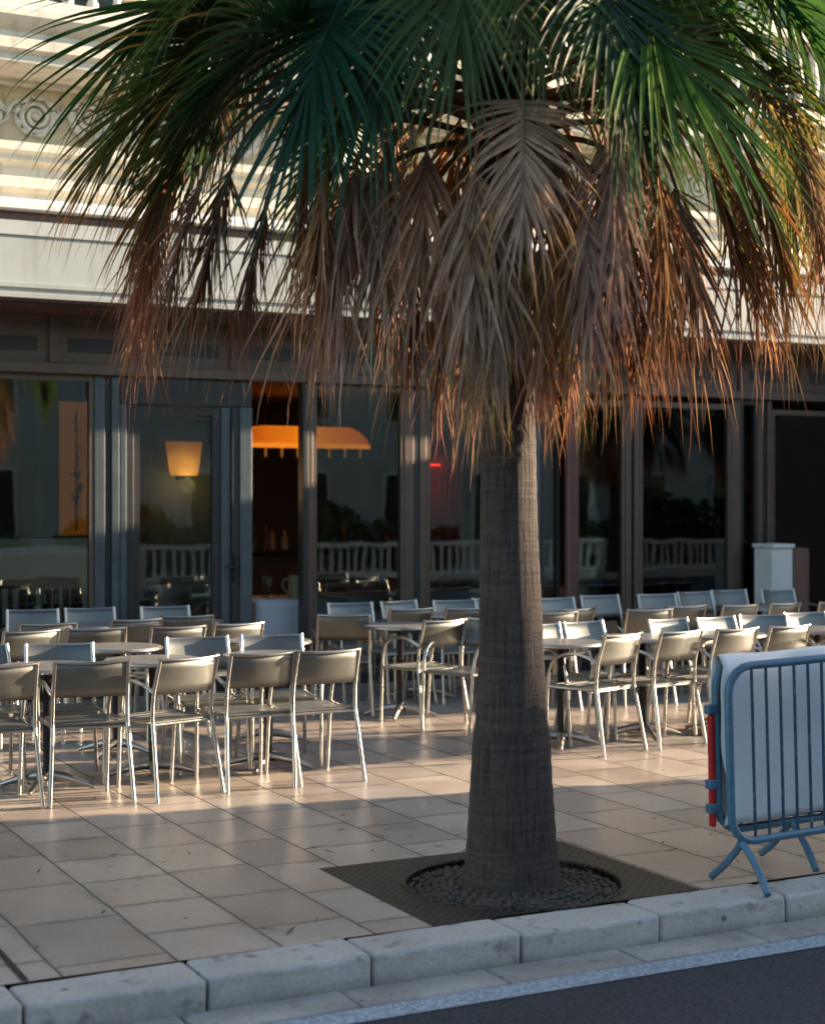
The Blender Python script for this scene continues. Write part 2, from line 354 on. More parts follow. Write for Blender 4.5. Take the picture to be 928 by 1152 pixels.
# long drain slot at far left
b=MB(); b.add([(1.36,5.67,.004),(1.385,5.67,.004),(1.385,6.3,.004),(1.36,6.3,.004)],[(0,1,2,3)]); tag(b.build('pavement_gap',M['black']),kind='structure')
rk=random.Random(3)
b=MB(); x=1.985-.66*70
joints=[1.96,2.61,3.265,3.93,4.60]
xs=[1.96-.655*k for k in range(60,0,-1)]+joints+[4.60+.655*k for k in range(1,120)]
for i in range(len(xs)-1):
    g=.004; near=0<xs[i]<7
    b.bbox(xs[i]+g,xs[i+1]-g,KY+rk.uniform(-.006,.006),5.66,ZR-.1,rk.uniform(-.004,.006),.018 if near else .012,3 if near else 1,.004,rk)
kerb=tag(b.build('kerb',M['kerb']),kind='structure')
if True:   # chipped, irregular stone: subdivide near stones and displace
    bm=bmesh.new(); bm.from_mesh(kerb.data)
    ed=[e for e in bm.edges if all(.6<v.co.x<6.2 for v in e.verts) and e.calc_length()>.05]
    bmesh.ops.subdivide_edges(bm,edges=ed,cuts=14,use_grid_fill=True)
    from mathutils import noise as mn
    for v in bm.verts:
        if .6<v.co.x<6.2:
            fr=max(0,1-abs(v.co.y-KY)/.05)*max(0,1-abs(v.co.z)/.05)
            nn=mn.noise(v.co*9); v.co.z-= fr*max(0,nn)*.022; v.co.y+=fr*max(0,mn.noise(v.co*13+Vector((5,0,0))))*.02
            v.co.z+=mn.noise(v.co*5)*.003; v.co.y+=mn.noise(v.co*6+Vector((0,3,0)))*.003
    bm.to_mesh(kerb.data); bm.free()
b=MB(); off=.25
gx=[1.85+.62*k for k in range(-60,160)]
for i in range(len(gx)-1): b.bbox(gx[i]+.004,gx[i+1]-.004,5.202,KY-.008,ZR-.1,ZR+.004+rk.uniform(0,.005),.006,1,.003,rk)
tag(b.build('gutter',M['kerb']),kind='structure')

# tree pit
TX,TY=3.67,6.16
b=MB(); n=64; rad=.485
ring=[(TX+rad*math.cos(2*math.pi*k/n),TY+rad*math.sin(2*math.pi*k/n)) for k in range(n)]
def sq(k):
    a=2*math.pi*k/n; c,s_=math.cos(a),math.sin(a)
    t=min(((GX1-.006-TX)/c if c>1e-6 else (GX0+.006-TX)/c if c<-1e-6 else 9),((GY1-.006-TY)/s_ if s_>1e-6 else (GY0+.006-TY)/s_ if s_<-1e-6 else 9))
    return (TX+c*t,TY+s_*t)
vs=[]
for k in range(n): vs+= [(*ring[k],-.002),(*sq(k),-.002),(*ring[k],-.035)]
fs=[]
for k in range(n):
    j=(k+1)%n; fs+=[(3*k,3*j,3*j+1,3*k+1),(3*k,3*k+2,3*j+2,3*j)]
cs=[(GX1-.006,GY1-.006),(GX0+.006,GY1-.006),(GX0+.006,GY0+.006),(GX1-.006,GY0+.006)]
o0=len(vs); vs+=[(*c,-.002) for c in cs]
for ci,c in enumerate(cs):
    a=math.atan2(c[1]-TY,c[0]-TX)%(2*math.pi); k=int(a/(2*math.pi/n)); fs.append((3*k+1,3*((k+1)%n)+1,o0+ci))
b.add(vs,fs)
for k in range(0,360,1): pass
b.tube([(TX+.49*math.cos(a*math.pi/32),TY+.49*math.sin(a*math.pi/32),-.004) for a in range(64)],.012,6,True)
tag(b.build('tree_grate',M['grate'],origin=(TX,TY,0)),'dark iron grate set in paving around the palm foot','tree grate')
b=MB(); b.add([(GX0-.1,GY0-.1,-.045),(GX1+.1,GY0-.1,-.045),(GX1+.1,GY1+.1,-.045),(GX0-.1,GY1+.1,-.045)],[(0,1,2,3)]); tag(b.build('soil',M['soil']),kind='structure')
b=MB(); rp=random.Random(5)
ico=bmesh.new(); bmesh.ops.create_icosphere(ico,subdivisions=1,radius=1); ico.verts.index_update()
iv=[v.co.copy() for v in ico.verts]; if_=[[v.index for v in f.verts] for f in ico.faces]; ico.free()
for rr in (.235,.272,.309,.346,.383,.420,.457):
    cnt=int(2*math.pi*rr/.046); ph=rp.uniform(0,1)
    for k in range(cnt):
        a=2*math.pi*(k+ph+rp.uniform(-.12,.12))/cnt; q=rr+rp.uniform(-.005,.005)
        if rp.random()<.05: continue
        mz=Matrix.Rotation(a+math.pi/2+rp.uniform(-.15,.15),3,'Z'); sc_=Vector((rp.uniform(.018,.023),rp.uniform(.012,.017),.013))
        hz=-.030+.028*max(0,(.47-q)/.25)+rp.uniform(-.004,.004)
        b.add([Vector((TX+q*math.cos(a),TY+q*math.sin(a),hz))+mz@Vector((math.copysign(abs(p.x)**.6,p.x)*sc_.x,math.copysign(abs(p.y)**.6,p.y)*sc_.y,p.z*sc_.z)) for p in iv],if_,False)
tag(b.build('gravel',M['pebble'],origin=(TX,TY,0)),'rings of small brown cobbles around the palm foot','gravel',kind='stuff')
b=MB()
for k in range(40):
    for q in (.2,): pass
b.lathe([(.46,-.044),(.40,-.03),(.30,-.012),(.16,.0)],(TX,TY,0),32); tag(b.build('soil',M['soil']),kind='structure')

b=MB(); rl=random.Random(31)
for k in range(170):
    x,y=rl.uniform(.8,8),rl.uniform(5.7,9.4)
    if k%4==0: x,y=rl.uniform(2.2,5.2),rl.uniform(5.7,7.6)
    a=rl.uniform(0,6.28); L=rl.choice((.012,.02,.03,.07)); w_=rl.uniform(.003,.007); c,s_=math.cos(a),math.sin(a)
    b.add([(x-c*L-s_*w_*.3,y-s_*L+c*w_*.3,.004),(x+s_*w_,y-c*w_,.006),(x+c*L,y+s_*L,.012),(x-s_*w_,y+c*w_,.009)],[(0,1,2,3)])
def glow_shade(name,bulb,reach,c0,c1,s0,s1):
    # a lit translucent shade: brightest round its bulb
    m,nt,b=new_mat(name); b.inputs['Base Color'].default_value=(.6,.42,.2,1); d=N(nt,'ShaderNodeVectorMath',operation='DISTANCE'); nt.links.new(objco(nt),d.inputs[0]); d.inputs[1].default_value=bulb
    t=math_n(nt,'DIVIDE',d.outputs['Value'],reach); t=math_n(nt,'ADD',t,math_n(nt,'MULTIPLY',math_n(nt,'SUBTRACT',noise(nt,11,3,objco(nt)),.5),.35))
    nt.links.new(ramp(nt,t,[(.25,c0),(1,c1)]),b.inputs['Emission Color']); nt.links.new(ramp(nt,t,[(.2,(s0,)*3),(1,(s1,)*3)]),b.inputs['Emission Strength']); return m
M['litter']=simple('dry_leaf_bits',(.16,.10,.06),.9,var=.5,scale=2)
tag(b.build('leaf_litter',M['litter'],recalc=False),'dry leaf crumbs scattered on the paving','leaf litter',kind='stuff')
# ------------------------------------------------------------------ palm
LG=[(.034,.095,.034),(.026,.078,.034),(.052,.115,.030),(.085,.135,.026),(.06,.11,.026)]
DB=[(.45,.235,.135),(.47,.235,.115),(.43,.225,.14),(.50,.315,.215),(.45,.20,.075),(.48,.29,.21)]
def frond(rng,p,phi,e0,Lp,kp,Ls,spread,kg,col,tipcol,dead,m=23,costa=.4,roll=0,path=None,wmul=1):
    """petiole + costapalmate fan of folded strips; returns MB"""
    mb=MB(); mb.col=[]
    out=Vector((math.cos(phi),math.sin(phi),0)); d=(out*math.cos(e0)+Vector((0,0,math.sin(e0)))).normalized()
    pts=[Vector(p)]; n=9
    if path:     # start, hub, arrival direction
        a_,h_,dv=Vector(path[0]),Vector(path[1]),Vector(path[2]).normalized(); c_=h_-dv*((h_-a_).length*.55)
        pts=[a_*(1-t)**2+c_*2*t*(1-t)+h_*t*t for t in [i/n for i in range(n+1)]]; d=dv; out=Vector((dv.x,dv.y,0)); phi=math.atan2(h_.y-a_.y,h_.x-a_.x)
    else:
      for i in range(n):
        pts.append(pts[-1]+d*Lp/n); d=(d-Vector((0,0,kp))).normalized()
    mb.tube(pts,[.017-.009*i/n for i in range(n+1)],5)
    pc=tuple(c*1.5 for c in col) if not dead else tuple(c*.8 for c in col); mb.col+=[pc]*len(mb.v)
    side=Vector((-math.sin(phi),math.cos(phi),0)); side=(side-d*side.dot(d)).normalized()
    side=Matrix.Rotation(roll,3,d)@side
    cp=[pts[-1]]; cd=[d.copy()]; kcst=.07 if not dead else .09
    for i in range(8):
        cp.append(cp[-1]+d*costa/8); d=(d-Vector((0,0,kcst))).normalized(); cd.append(d.copy())
    o=len(mb.v); mb.tube(cp,[.009-.007*i/8 for i in range(9)],4); mb.col+=[pc]*(len(mb.v)-o)
    for sgn in (-1,1):
        for i in range(m):
            t=(i+rng.uniform(-.3,.3)*(1 if dead else .4))/m; t=min(max(t,0),1)
            ci=min(8,max(0,(1-t)**1.3*8)); k0=int(ci); k1=min(8,k0+1); fr=ci-k0
            p0=cp[k0].lerp(cp[k1],fr); dd=cd[k0].lerp(cd[k1],fr).normalized()
            sd=(side-dd*side.dot(dd)).normalized(); up=sd.cross(dd)*1.0
            if up.z<0: up=-up
            th=(R(5)+t*R(98))*spread
            v=(dd*math.cos(th)+sd*sgn*math.sin(th)+up*(.10 if not dead else -.05)*rng.uniform(-.3,1)).normalized()
            if dead: v=(v+Vector((rng.gauss(0,.16),rng.gauss(0,.16),rng.gauss(0,.10)))).normalized()
            L=Ls*(.62+.38*math.cos(t*1.5))*(rng.uniform(.9,1.08) if not dead else rng.uniform(.62,1.12))
            w0=(.0165 if not dead else .0088)*rng.uniform(.75,1.2)*wmul
            ns=7; q=p0.copy(); cr=v.cross(up).normalized(); tw=rng.gauss(0,.12 if not dead else .5)
            prof=[.45,.95,1,.85,.62,.40,.2,.04]
            base=len(mb.v); vsn=[]; 
            f0=rng.uniform(.75,1.2); tb=rng.uniform(-.15,.15)
            snap=rng.random()<(.18 if not dead else .3); sn=rng.randint(3,5)
            for j in range(ns+1):
                wv=w0*prof[j]; nrm=cr.cross(v)
                c2=(cr*math.cos(tw*j/ns)+nrm*math.sin(tw*j/ns)); n2=c2.cross(v)
                vsn+= [q-c2*wv,q-n2*wv*.45,q+c2*wv]
                tt=j/ns; mixf=min(1,max(0,(tt+tb-(.55 if dead else .66))/.3))
                cc=tuple((a*(1-mixf)+z*mixf)*f0 for a,z in zip(col,tipcol)); mb.col+=[cc]*3
                q=q+v*L/ns
                g=kg*(tt**1.2)*(2.6 if (snap and j>=sn) else 1)
                v=(v-Vector((0,0,g))+(Vector((rng.gauss(0,.07),rng.gauss(0,.07),0)) if dead else Vector((0,0,0)))).normalized()
                cr=(cr-v*cr.dot(v)); cr=cr.normalized() if cr.length>1e-5 else Vector((1,0,0))
            fs=[]
            for j in range(ns): fs+=[(3*j,3*j+1,3*j+4,3*j+3),(3*j+1,3*j+2,3*j+5,3*j+4)]
            mb.add(vsn,fs,False)
    return mb

def make_palm(loc):
    rng=random.Random(21)
    root=empty('palm_tree',loc,0,'tall fan palm with brown hanging dead fronds in an iron grate by the kerb','palm tree')
    b=MB(); n=40; prof=[(-.05,.232),(.0,.225),(.06,.212),(.2,.198),(.4,.188),(.62,.178),(.74,.163),(1.0,.148),(1.4,.136),(1.8,.126),(2.2,.119),(2.8,.115),(3.4,.12),(3.9,.15),(4.4,.17),(4.9,.13),(5.05,.03)]
    P=[]; 
    for i in range(len(prof)-1):
        (z0,r0),(z1,r1)=prof[i],prof[i+1]; st=max(1,int((z1-z0)/.02))
        for k in range(st): P.append((z0+(z1-z0)*k/st,r0+(r1-r0)*k/st))
    P.append(prof[-1]); vs=[]; fs=[]
    for i,(z,r) in enumerate(P):
        for k in range(n):
            a=2*math.pi*k/n
            rr=r*(1+.008*math.sin(z*70+2*math.sin(a*2)+mn.noise(Vector((math.cos(a)*2,math.sin(a)*2,z*3)))*3)+.05*mn.noise(Vector((math.cos(a)*1.2,math.sin(a)*1.2,z*1.3)))+.025*mn.noise(Vector((math.cos(a)*7,math.sin(a)*7,z*2))))
            if z<.7: rr*=1+.06*max(0,mn.noise(Vector((math.cos(a)*1.5+9,math.sin(a)*1.5,z*1.2))))
            vs.append((-.012*z+rr*math.cos(a),-.0*z+rr*math.sin(a),z))
    for i in range(len(P)-1):
        for k in range(n): fs.append((i*n+k,i*n+(k+1)%n,(i+1)*n+(k+1)%n,(i+1)*n+k))
    b.add(vs,fs,True); b.build('trunk',M['bark'],root)
    ga=2.39996
    RT=Vector((CV,-SV,0)); VW=Vector((SV,CV,0)); UP=Vector((0,0,1))
    def hubpt(px,py,dep): return VW*dep+RT*((px-CX)/F*dep)+UP*(H-(py-HZ)/F*dep)-Vector((TX,TY,0))
    def leaf(px,py,dep,al,fw,Ls,kind,spread=1.0,m=26,kg=.34):
        h=hubpt(px,py,dep); dv=RT*math.cos(R(al))+UP*math.sin(R(al))+VW*fw
        hr=Vector((h.x,h.y,0)); hr=hr.normalized() if hr.length>.05 else Vector((1,0,0))
        z0=min(5.0,max(3.55,h.z+.12+.25*Vector((h.x,h.y)).length)) if kind<2 else min(4.4,max(3.3,h.z+.30))
        st=hr*.12+Vector((-.05,0,z0)); c=rng.choice(LG); bc=rng.choice(DB); c=tuple(x*rng.uniform(.8,1.2) for x in c)
        if kind==0: mb=frond(rng,None or st,0,0,1,0,Ls,spread,kg,c,tuple(x*1.3 for x in c) if rng.random()<(.7 if not (px<420 and py>-40) else .5) else bc,False,m,.42,rng.uniform(-.3,.3),(st,h,dv))
        elif kind==1:
            br=rng.uniform(.1,.45); c=tuple(x*(1-br)+y*br*.7 for x,y in zip(c,bc)); mb=frond(rng,st,0,0,1,0,Ls,spread*.85,kg*1.1,c,bc,False,m,.42,rng.uniform(-.3,.3),(st,h,dv),.85)
        else:
            f=rng.uniform(.75,1.1); bc=tuple(x*f for x in bc); mb=frond(rng,st,0,0,1,0,Ls*.88,spread*rng.uniform(.20,.38),.40,bc,tuple(x*rng.uniform(.75,1.2) for x in rng.choice(DB)),True,36,.42,rng.uniform(-.5,.5),(st,h,dv))
        mb.build('dead_frond' if kind==2 else 'green_frond',M['dead' if kind==2 else 'leaf'],root,recalc=False)
    for g in ((345,15,6.75,-152,-.1,.9),(300,55,7.2,-132,0,.85),(250,-25,7.3,-165,.2,.9),(385,0,6.6,-116,-.2,.8),(290,-60,6.9,-145,-.1,.95),(430,-30,6.5,-98,-.25,.72),(520,-95,6.3,-92,-.3,.62),(590,-110,6.3,-80,-.3,.55),
              (470,-80,6.6,-106,-.2,.7),(655,-60,6.4,-66,-.3,.7),(690,0,6.5,-38,-.2,.9),(735,-15,6.9,-18,0,.95),(770,20,7.1,-60,0,.75),(850,-40,7.2,-38,.1,.9),(800,-70,6.8,-30,-.1,.95),
              (395,110,8.0,-105,.3,.65),(700,30,8.2,-60,.4,.7),(885,140,7.9,-82,.2,.6),(420,-90,7.6,-130,.3,.9),(720,-90,7.6,-40,.3,.9),(265,20,7.0,-142,0,.9),(300,0,6.9,-128,0,.9),(700,20,6.5,-84,-.2,.62)): leaf(*g,0,kg=.22)
    for g in ((205,70,7.4,-145,.1,.75),(250,110,7.1,-135,0,.65),(850,90,7.1,-55,0,.8),(420,200,7.3,-115,0,.65),(800,150,7.2,-66,.1,.7),(470,150,7.2,-105,0,.6)): leaf(*g,1)
    for g in ((350,150,6.9,-98,0,.8),(400,190,6.7,-103,0,.75),(390,250,7.0,-110,0,.6),(480,170,6.6,-95,0,.85),(515,225,6.5,-88,0,.75),(560,250,6.5,-90,0,.7),(640,215,6.5,-88,0,.75),(690,150,6.4,-90,0,.8),(740,190,6.5,-86,0,.8),
              (720,230,6.8,-80,0,.7),(790,180,6.8,-62,0,.8),(830,205,7.0,-70,0,.75),(900,150,6.9,-76,0,.8),(925,190,7.2,-80,0,.75),(225,205,7.0,-112,0,.75),(185,215,7.3,-104,0,.7),(450,220,7.9,-95,0,.8),(560,200,8.0,-90,0,.8),(650,200,8.0,-85,0,.8),
              (610,275,6.6,-90,0,.6),(530,285,6.7,-92,0,.6),(680,265,6.7,-86,0,.6),(470,270,7.0,-95,0,.65),(575,180,6.6,-92,0,.75),(300,225,7.1,-104,0,.7),(620,150,6.7,-86,0,.75),(500,300,7.2,-92,0,.55),(640,300,7.1,-88,0,.55),
              (660,240,6.4,-88,0,.6),(710,280,6.9,-84,0,.55),): leaf(*g,2)
    for g in ((260,190,7.0,-108,0,.8),(370,180,6.7,-100,0,.85),(210,175,7.1,-118,0,.75),(170,240,7.4,-100,0,.7),(440,170,6.7,-100,0,.85),(760,210,6.7,-76,0,.75),(845,180,6.8,-68,0,.8),(535,190,6.45,-92,0,.8),): leaf(*g,2)
    leaf(588,112,6.3,-90,-.05,.55,2,2.6)
    # top and far side of the crown
    for i in range(24):
        t=i/23; phi=i*ga; z=4.3+.65*t; c=tuple(x*rng.uniform(.8,1.15) for x in rng.choice(LG))
        mb=frond(rng,(.13*math.cos(phi)-.05,.13*math.sin(phi),z),phi,R(30+50*t+rng.uniform(-6,6)),rng.uniform(.85,1.15),.065,rng.uniform(.85,1.05),1.0,.34,c,tuple(x*1.3 for x in c),False,24,.42,rng.uniform(-.35,.35))
        mb.build('green_frond',M['leaf'],root,recalc=False)
    for i in range(14):
        phi=R(62.8)+rng.uniform(-1.3,1.3); c=rng.choice(DB)
        mb=frond(rng,(.13*math.cos(phi)-.05,.13*math.sin(phi),rng.uniform(3.5,4.1)),phi,R(rng.uniform(-60,-5)),rng.uniform(.5,1.0),.12,rng.uniform(.58,.8),rng.uniform(.22,.4),.42,c,rng.choice(DB),True,24,.42,rng.uniform(-.5,.5))
        mb.build('dead_frond',M['dead'],root,recalc=False)
    # old leaf-base stubs under the crown
    for i in range(70):
        phi=i*ga; z=3.2+1.3*i/70; rr=.118+.02*rng.random()+.03*max(0,(z-3.4))/1.0; cc,ss=math.cos(phi),math.sin(phi); q=MB()
        if i==0: stub=MB()
        stub.tube([(cc*(rr-.02)-.04,ss*(rr-.02),z),(cc*(rr+.02)-.04,ss*(rr+.02),z+.06),(cc*(rr+.05)-.04,ss*(rr+.05),z+.14)],[.03,.026,.014],5)
    stub.build('leaf_bases',M['bark'],root)
    return root
palm=make_palm((TX,TY,0))
# ------------------------------------------------------------------ crowd barriers
def rrect(x0,x1,z0,z1,r,y,k=5):
    pts=[]
    for cx_,cz,a0 in ((x1-r,z1-r,0),(x0+r,z1-r,90),(x0+r,z0+r,180),(x1-r,z0+r,270)):
        for j in range(k+1):
            a=R(a0+90*j/k); pts.append((cx_+r*math.cos(a),y,cz+r*math.sin(a)))
    return pts
def barrier(label,X,Y,L,feet,hook,frame_mat,bar_mat,tilt):
    root=empty('crowd_barrier',(X,Y,0),0,label,'crowd barrier','crowd barriers on the kerb'); root.rotation_euler=(0,R(-tilt),0)
    b=MB(); b.tube(rrect(0,L,.20,.975,.12,0),.019,8,True); b.build('frame',frame_mat,root)
    k=0; x=.13
    while x<L-.05:
        q=MB(); q.tube([(x,0,.205),(x,0,.97)],.0075,6); q.build('bar',bar_mat,root); x+=.080
    for f in feet:
        for sgn in (-1,1):
            q=MB(); q.tube(smooth_path([(f,0,.20),(f+.01,sgn*.05,.15),(f+.0,sgn*.13,.07),(f-.02,sgn*.195,.012)],3),.017,7); q.build('leg',frame_mat,root)
    for z in hook:
        q=MB(); q.bbox(-.058,-.008,-.02,.02,z-.022,z+.022,.006); q.build('hook',frame_mat,root)
    return root
A=barrier('blue steel crowd barrier nearest the road, one foot on the kerb',4.46,5.60,2.2,(.05,1.9),(),M['blue_steel'],M['blue_dark'],1.8)
B=barrier('blue crowd barrier behind the front one, draped in white sheet, red strip at its end',4.57,5.84,2.2,(.42,1.95),(.76,.42,.31),M['blue_steel'],M['blue_steel'],1.2)
q=MB(); q.bbox(-.043,-.019,-.016,.016,.225,.735,.008); q.build('reflective_strip',M['red_strip'],B)
q=MB(); q.bbox(.15,2.1,-.012,.012,.225,.31,.006); q.build('kick_board',M['blue_dark'],B)
def sheet():
    mb=MB(); nx,nz=80,40; x0,x1=4.55,6.80; vs=[]
    for j in range(nz+1):
        s=j/nz*1.60
        for i in range(nx+1):
            x=x0+(x1-x0)*i/nx; u=x-x0
            if s<.73: y=-.032; z=.27+s
            elif s<.87:
                a=(s-.73)/.14*math.pi; y=-.036*math.cos(a); z=1.0+.038*math.sin(a)
            else: y=.034; z=1.0-(s-.87)
            e=max(0,1-u/.22); low=max(0,1-abs(s)/.7)
            wv=.016*mn.noise(Vector((x*4.5,z*1.3,2)))+.010*mn.noise(Vector((x*2.1,z*4.2,1)))+.008*math.sin(x*13+3*mn.noise(Vector((x,z*2,7))))
            z+=-.035+.025*u+.012*mn.noise(Vector((x*4,0,3)))
            if s<.8: wv-=.012+e*.035*(.6+.4*math.sin(z*7+1))
            xx=x+e*(.035*mn.noise(Vector((z*4,s,4)))+.02*math.sin(s*9))
            vs.append((xx,5.84+y+(wv if s<.75 else (abs(wv)*.8 if s>.8 else 0)),z))
    fs=[(j*(nx+1)+i,j*(nx+1)+i+1,(j+1)*(nx+1)+i+1,(j+1)*(nx+1)+i) for j in range(nz) for i in range(nx)]
    mb.add(vs,fs,True); o=mb.build('tarpaulin',M['tarp'],origin=(5.5,5.84,0))
    so=o.modifiers.new('thick','SOLIDIFY'); so.thickness=.003; return o
M['tarp']=simple('white_tarpaulin',(.74,.75,.76),.38,var=.06,scale=6,bmp=.12)
tag(sheet(),'white plastic sheet draped over the rear crowd barrier','tarpaulin')

# ------------------------------------------------------------------ chairs and tables
def make_chair():
    root=empty('cafe_chair',(0,0,0))
    for s in (-1,1):
        b=MB(); b.tube(smooth_path([(s*.235,-.04,0),(s*.222,.0,.22),(s*.212,.035,.40),(s*.21,.045,.46),(s*.208,.035,.60),(s*.205,-.005,.74),(s*.204,-.028,.815)],4),.0125,8); b.build('leg',M['alu_tube'],root)
        b=MB(); b.tube(smooth_path([(s*.232,.47,0),(s*.236,.455,.22),(s*.24,.44,.44)],4),.0125,8); b.build('leg',M['alu_tube'],root)
        b=MB(); b.tube(smooth_path([(s*.24,.44,.44),(s*.245,.425,.53),(s*.247,.385,.615),(s*.247,.30,.66),(s*.243,.19,.672),(s*.233,.09,.65),(s*.212,.03,.615)],4),.0125,8); b.build('armrest',M['alu_tube'],root)
    # backrest: bowed sheet with a rolled top edge
    def sheet2(z0,z1,y0,y1,bow,w,t,nx=10,nz=4):
        mb=MB(); vs=[]
        for sd in (0,1):
            for j in range(nz+1):
                for i in range(nx+1):
                    u=-1+2*i/nx; v=j/nz
                    vs.append((u*w,y0+(y1-y0)*v-bow*(1-u*u)*(.6+.4*v)+(t if sd else 0),z0+(z1-z0)*v+.006*(1-u*u)*(0 if v<.5 else -1)))
        q=(nx+1)*(nz+1); fs=[]
        for sd in (0,1):
            for j in range(nz):
                for i in range(nx): fs.append(tuple(sd*q+k for k in (j*(nx+1)+i,j*(nx+1)+i+1,(j+1)*(nx+1)+i+1,(j+1)*(nx+1)+i)))
        for i in range(nx): fs.append((i,i+1,q+i+1,q+i)); k=nz*(nx+1); fs.append((k+i,k+i+1,q+k+i+1,q+k+i))
        mb.add(vs,fs,True); return mb
    b=sheet2(.60,.805,.028,-.028,.035,.199,.006); b.build('backrest',M['alu_panel'],root)
    b=MB(); b.tube([( -.204+.408*i/10,-.030-.035*(1-(-1+.2*i)**2),.806-.006*(1-(-1+.2*i)**2)) for i in range(11)],.009,8); b.build('top_rail',M['alu_tube'],root)
    b=MB(); nsl=7
    for i in range(nsl):
        y0=.045+i*.057; dip=.012*math.sin(math.pi*(i+.5)/nsl)
        b.bbox(-.205,.205,y0,y0+.050,.437-dip,.449-dip,.004,1)
    b.bbox(-.205,.205,.445,.463,.42,.447,.008,2)
    b.build('seat',M['alu_panel'],root)
    b=MB()
    for s in (-1,1): b.tube(smooth_path([(s*.212,.045,.44),(s*.215,.25,.432),(s*.236,.44,.436)],4),.0115,7)
    b.tube([(-.232,.43,.425),(.232,.43,.425)],.010,7); b.tube([(-.21,.06,.425),(.21,.06,.425)],.010,7)
    b.build('seat_frame',M['alu_tube'],root)
    return root
proto=make_chair(); used=[False]
def chair(x,y,deg,label,group):
    """x,y: middle between the back feet; deg 0 faces the cafe, 180 faces the street"""
    o=proto if not used[0] else copy_tree(proto); used[0]=True
    o.location=(x,y,0); o.rotation_euler.z=R(deg); tag(o,label,'chair',group); return o
def make_table():
    root=empty('bistro_table',(0,0,0)); 
    b=MB(); b.lathe([(.285,.700),(.300,.704),(.300,.724),(.296,.728)],n=36); b.build('table_top',M['table_top'],root)
    b=MB(); b.tube([(.301*math.cos(k*math.pi/20),.301*math.sin(k*math.pi/20),.714) for k in range(40)],.010,6,True); b.build('rim',M['alu_tube'],root)
    b=MB(); b.lathe([(.055,.05),(.030,.075),(.026,.09),(.026,.68),(.07,.699)],n=16); b.build('column',M['black'],root)
    for k in range(4):
        a=R(45+90*k); c,s=math.cos(a),math.sin(a)
        q=MB(); q.tube([(c*r,s*r,z) for r,z in ((.02,.075),(.08,.072),(.17,.052),(.25,.028),(.29,.014))],[.030,.028,.022,.016,.013],8); q.build('foot',M['alu_foot'],root)
    return root
tproto=make_table(); tused=[False]
def table(x,y,label,rz=0):
    o=tproto if not tused[0] else copy_tree(tproto); tused[0]=True
    o.location=(x,y,0); o.rotation_euler.z=R(rz); tag(o,label,'table','bistro tables on the terrace'); return o
rc=random.Random(11)
ordn=['leftmost','second','third','fourth','fifth','sixth','seventh','eighth','ninth']
def row(lst,desc,group,jit=0):
    for i,(x,y,dg) in enumerate(lst):
        p='leftmost' if i==0 else ('rightmost' if i==len(lst)-1 else ordn[i]+' from left')
        jx=0 if 'front row' in desc else .035
        chair(x+rc.uniform(-jx,jx),y+rc.uniform(-jx,jx)*1.6,dg+rc.uniform(-6,6)*(1 if not jx else 1.7),'aluminium armchair, %s %s'%(p,desc),group)
G1='chairs on the left of the terrace'; G2='chairs in the middle of the terrace'; G3='chairs on the right of the terrace'
row([(2.00,8.86,-4),(2.51,8.84,-8),(3.06,8.80,16),(3.54,8.84,4),(3.96,8.83,0)],'in front row left of palm, back to the street',G1)
row([(2.15,9.92,182),(2.60,9.90,176),(3.58,9.98,184),(4.07,9.96,178)],'in second row left of palm, facing the street',G1)
row([(2.72,11.10,4),(3.19,11.10,-6),(3.74,11.00,8),(4.21,11.03,2)],'in third row on the left, back to the street',G1)
row([(2.98,11.72,0),(3.71,11.86,4),(4.18,11.96,-4)],'in fourth row on the left, back to the street',G1)
row([(3.22,13.15,181),(3.75,13.12,176),(4.32,13.08,183)],'along the glass front on the left, facing the street',G1)
chair(5.32,11.55,-22,'aluminium armchair turned aside left of the round table before the open doorway',G2)
chair(5.75,10.68,12,'aluminium armchair with its back to the street, just left of the trunk',G2)
chair(6.05,10.55,110,'aluminium armchair turned sideways, half hidden behind the palm trunk',G2)
chair(6.12,11.95,4,'aluminium armchair behind the round table left of the trunk',G2)
chair(6.58,11.80,-3,'aluminium armchair behind the trunk, left of it, back to the street',G2)
row([(5.95,12.75,180),(6.50,12.85,184),(6.95,12.75,178)],'against the glass behind the palm trunk, facing the street',G2)
row([(6.21,9.0,15),(6.72,9.03,12),(7.20,9.02,13),(7.70,9.05,9),(8.2,9.0,12)],'in front row right of palm, back to the street',G3)
row([(6.16,9.92,185),(6.56,9.98,178),(7.28,9.95,180),(7.75,9.92,184),(8.22,9.95,177),(8.72,9.98,182)],'in second row right of palm, facing the street',G3)
row([(6.95,11.05,-4),(7.32,11.3,14),(7.82,11.0,-2),(8.36,11.15,6),(8.9,11.05,-3),(9.42,11.05,4),(9.92,11.0,0)],'in third row right of palm, back to the street',G3)
row([(7.45,12.75,182),(7.95,12.6,176),(8.55,12.75,184),(9.15,12.7,180),(9.72,12.75,178),(10.25,12.85,183),(10.75,12.75,180)],'against the glass right of palm, facing the street',G3)
table(2.42,9.46,'small round table between the two leftmost facing chairs at the front left',10)
table(3.10,9.55,'round pedestal table behind the third front chair on the left',30)
table(3.86,9.52,'round pedestal table between the right end chairs of the left rows',5)
table(3.16,10.52,'round table between second and third chair rows on the left',0)
table(4.25,10.50,'round table at the right end between second and third left rows',20)
table(3.45,12.50,'round table in front of the double door on the left',15)
table(4.35,12.52,'round table by the door edge just left of the open doorway',15)
table(5.72,11.34,'round table with star foot before the doorway left of the trunk',8)
table(6.45,12.35,'round table close to the glass behind the trunk',0)
table(6.02,9.45,'round pedestal table just right of the palm trunk',12)
table(6.78,9.55,'round table behind the first two front chairs right of trunk',30)
table(7.50,9.52,'round table behind the third and fourth front chairs on the right',0)
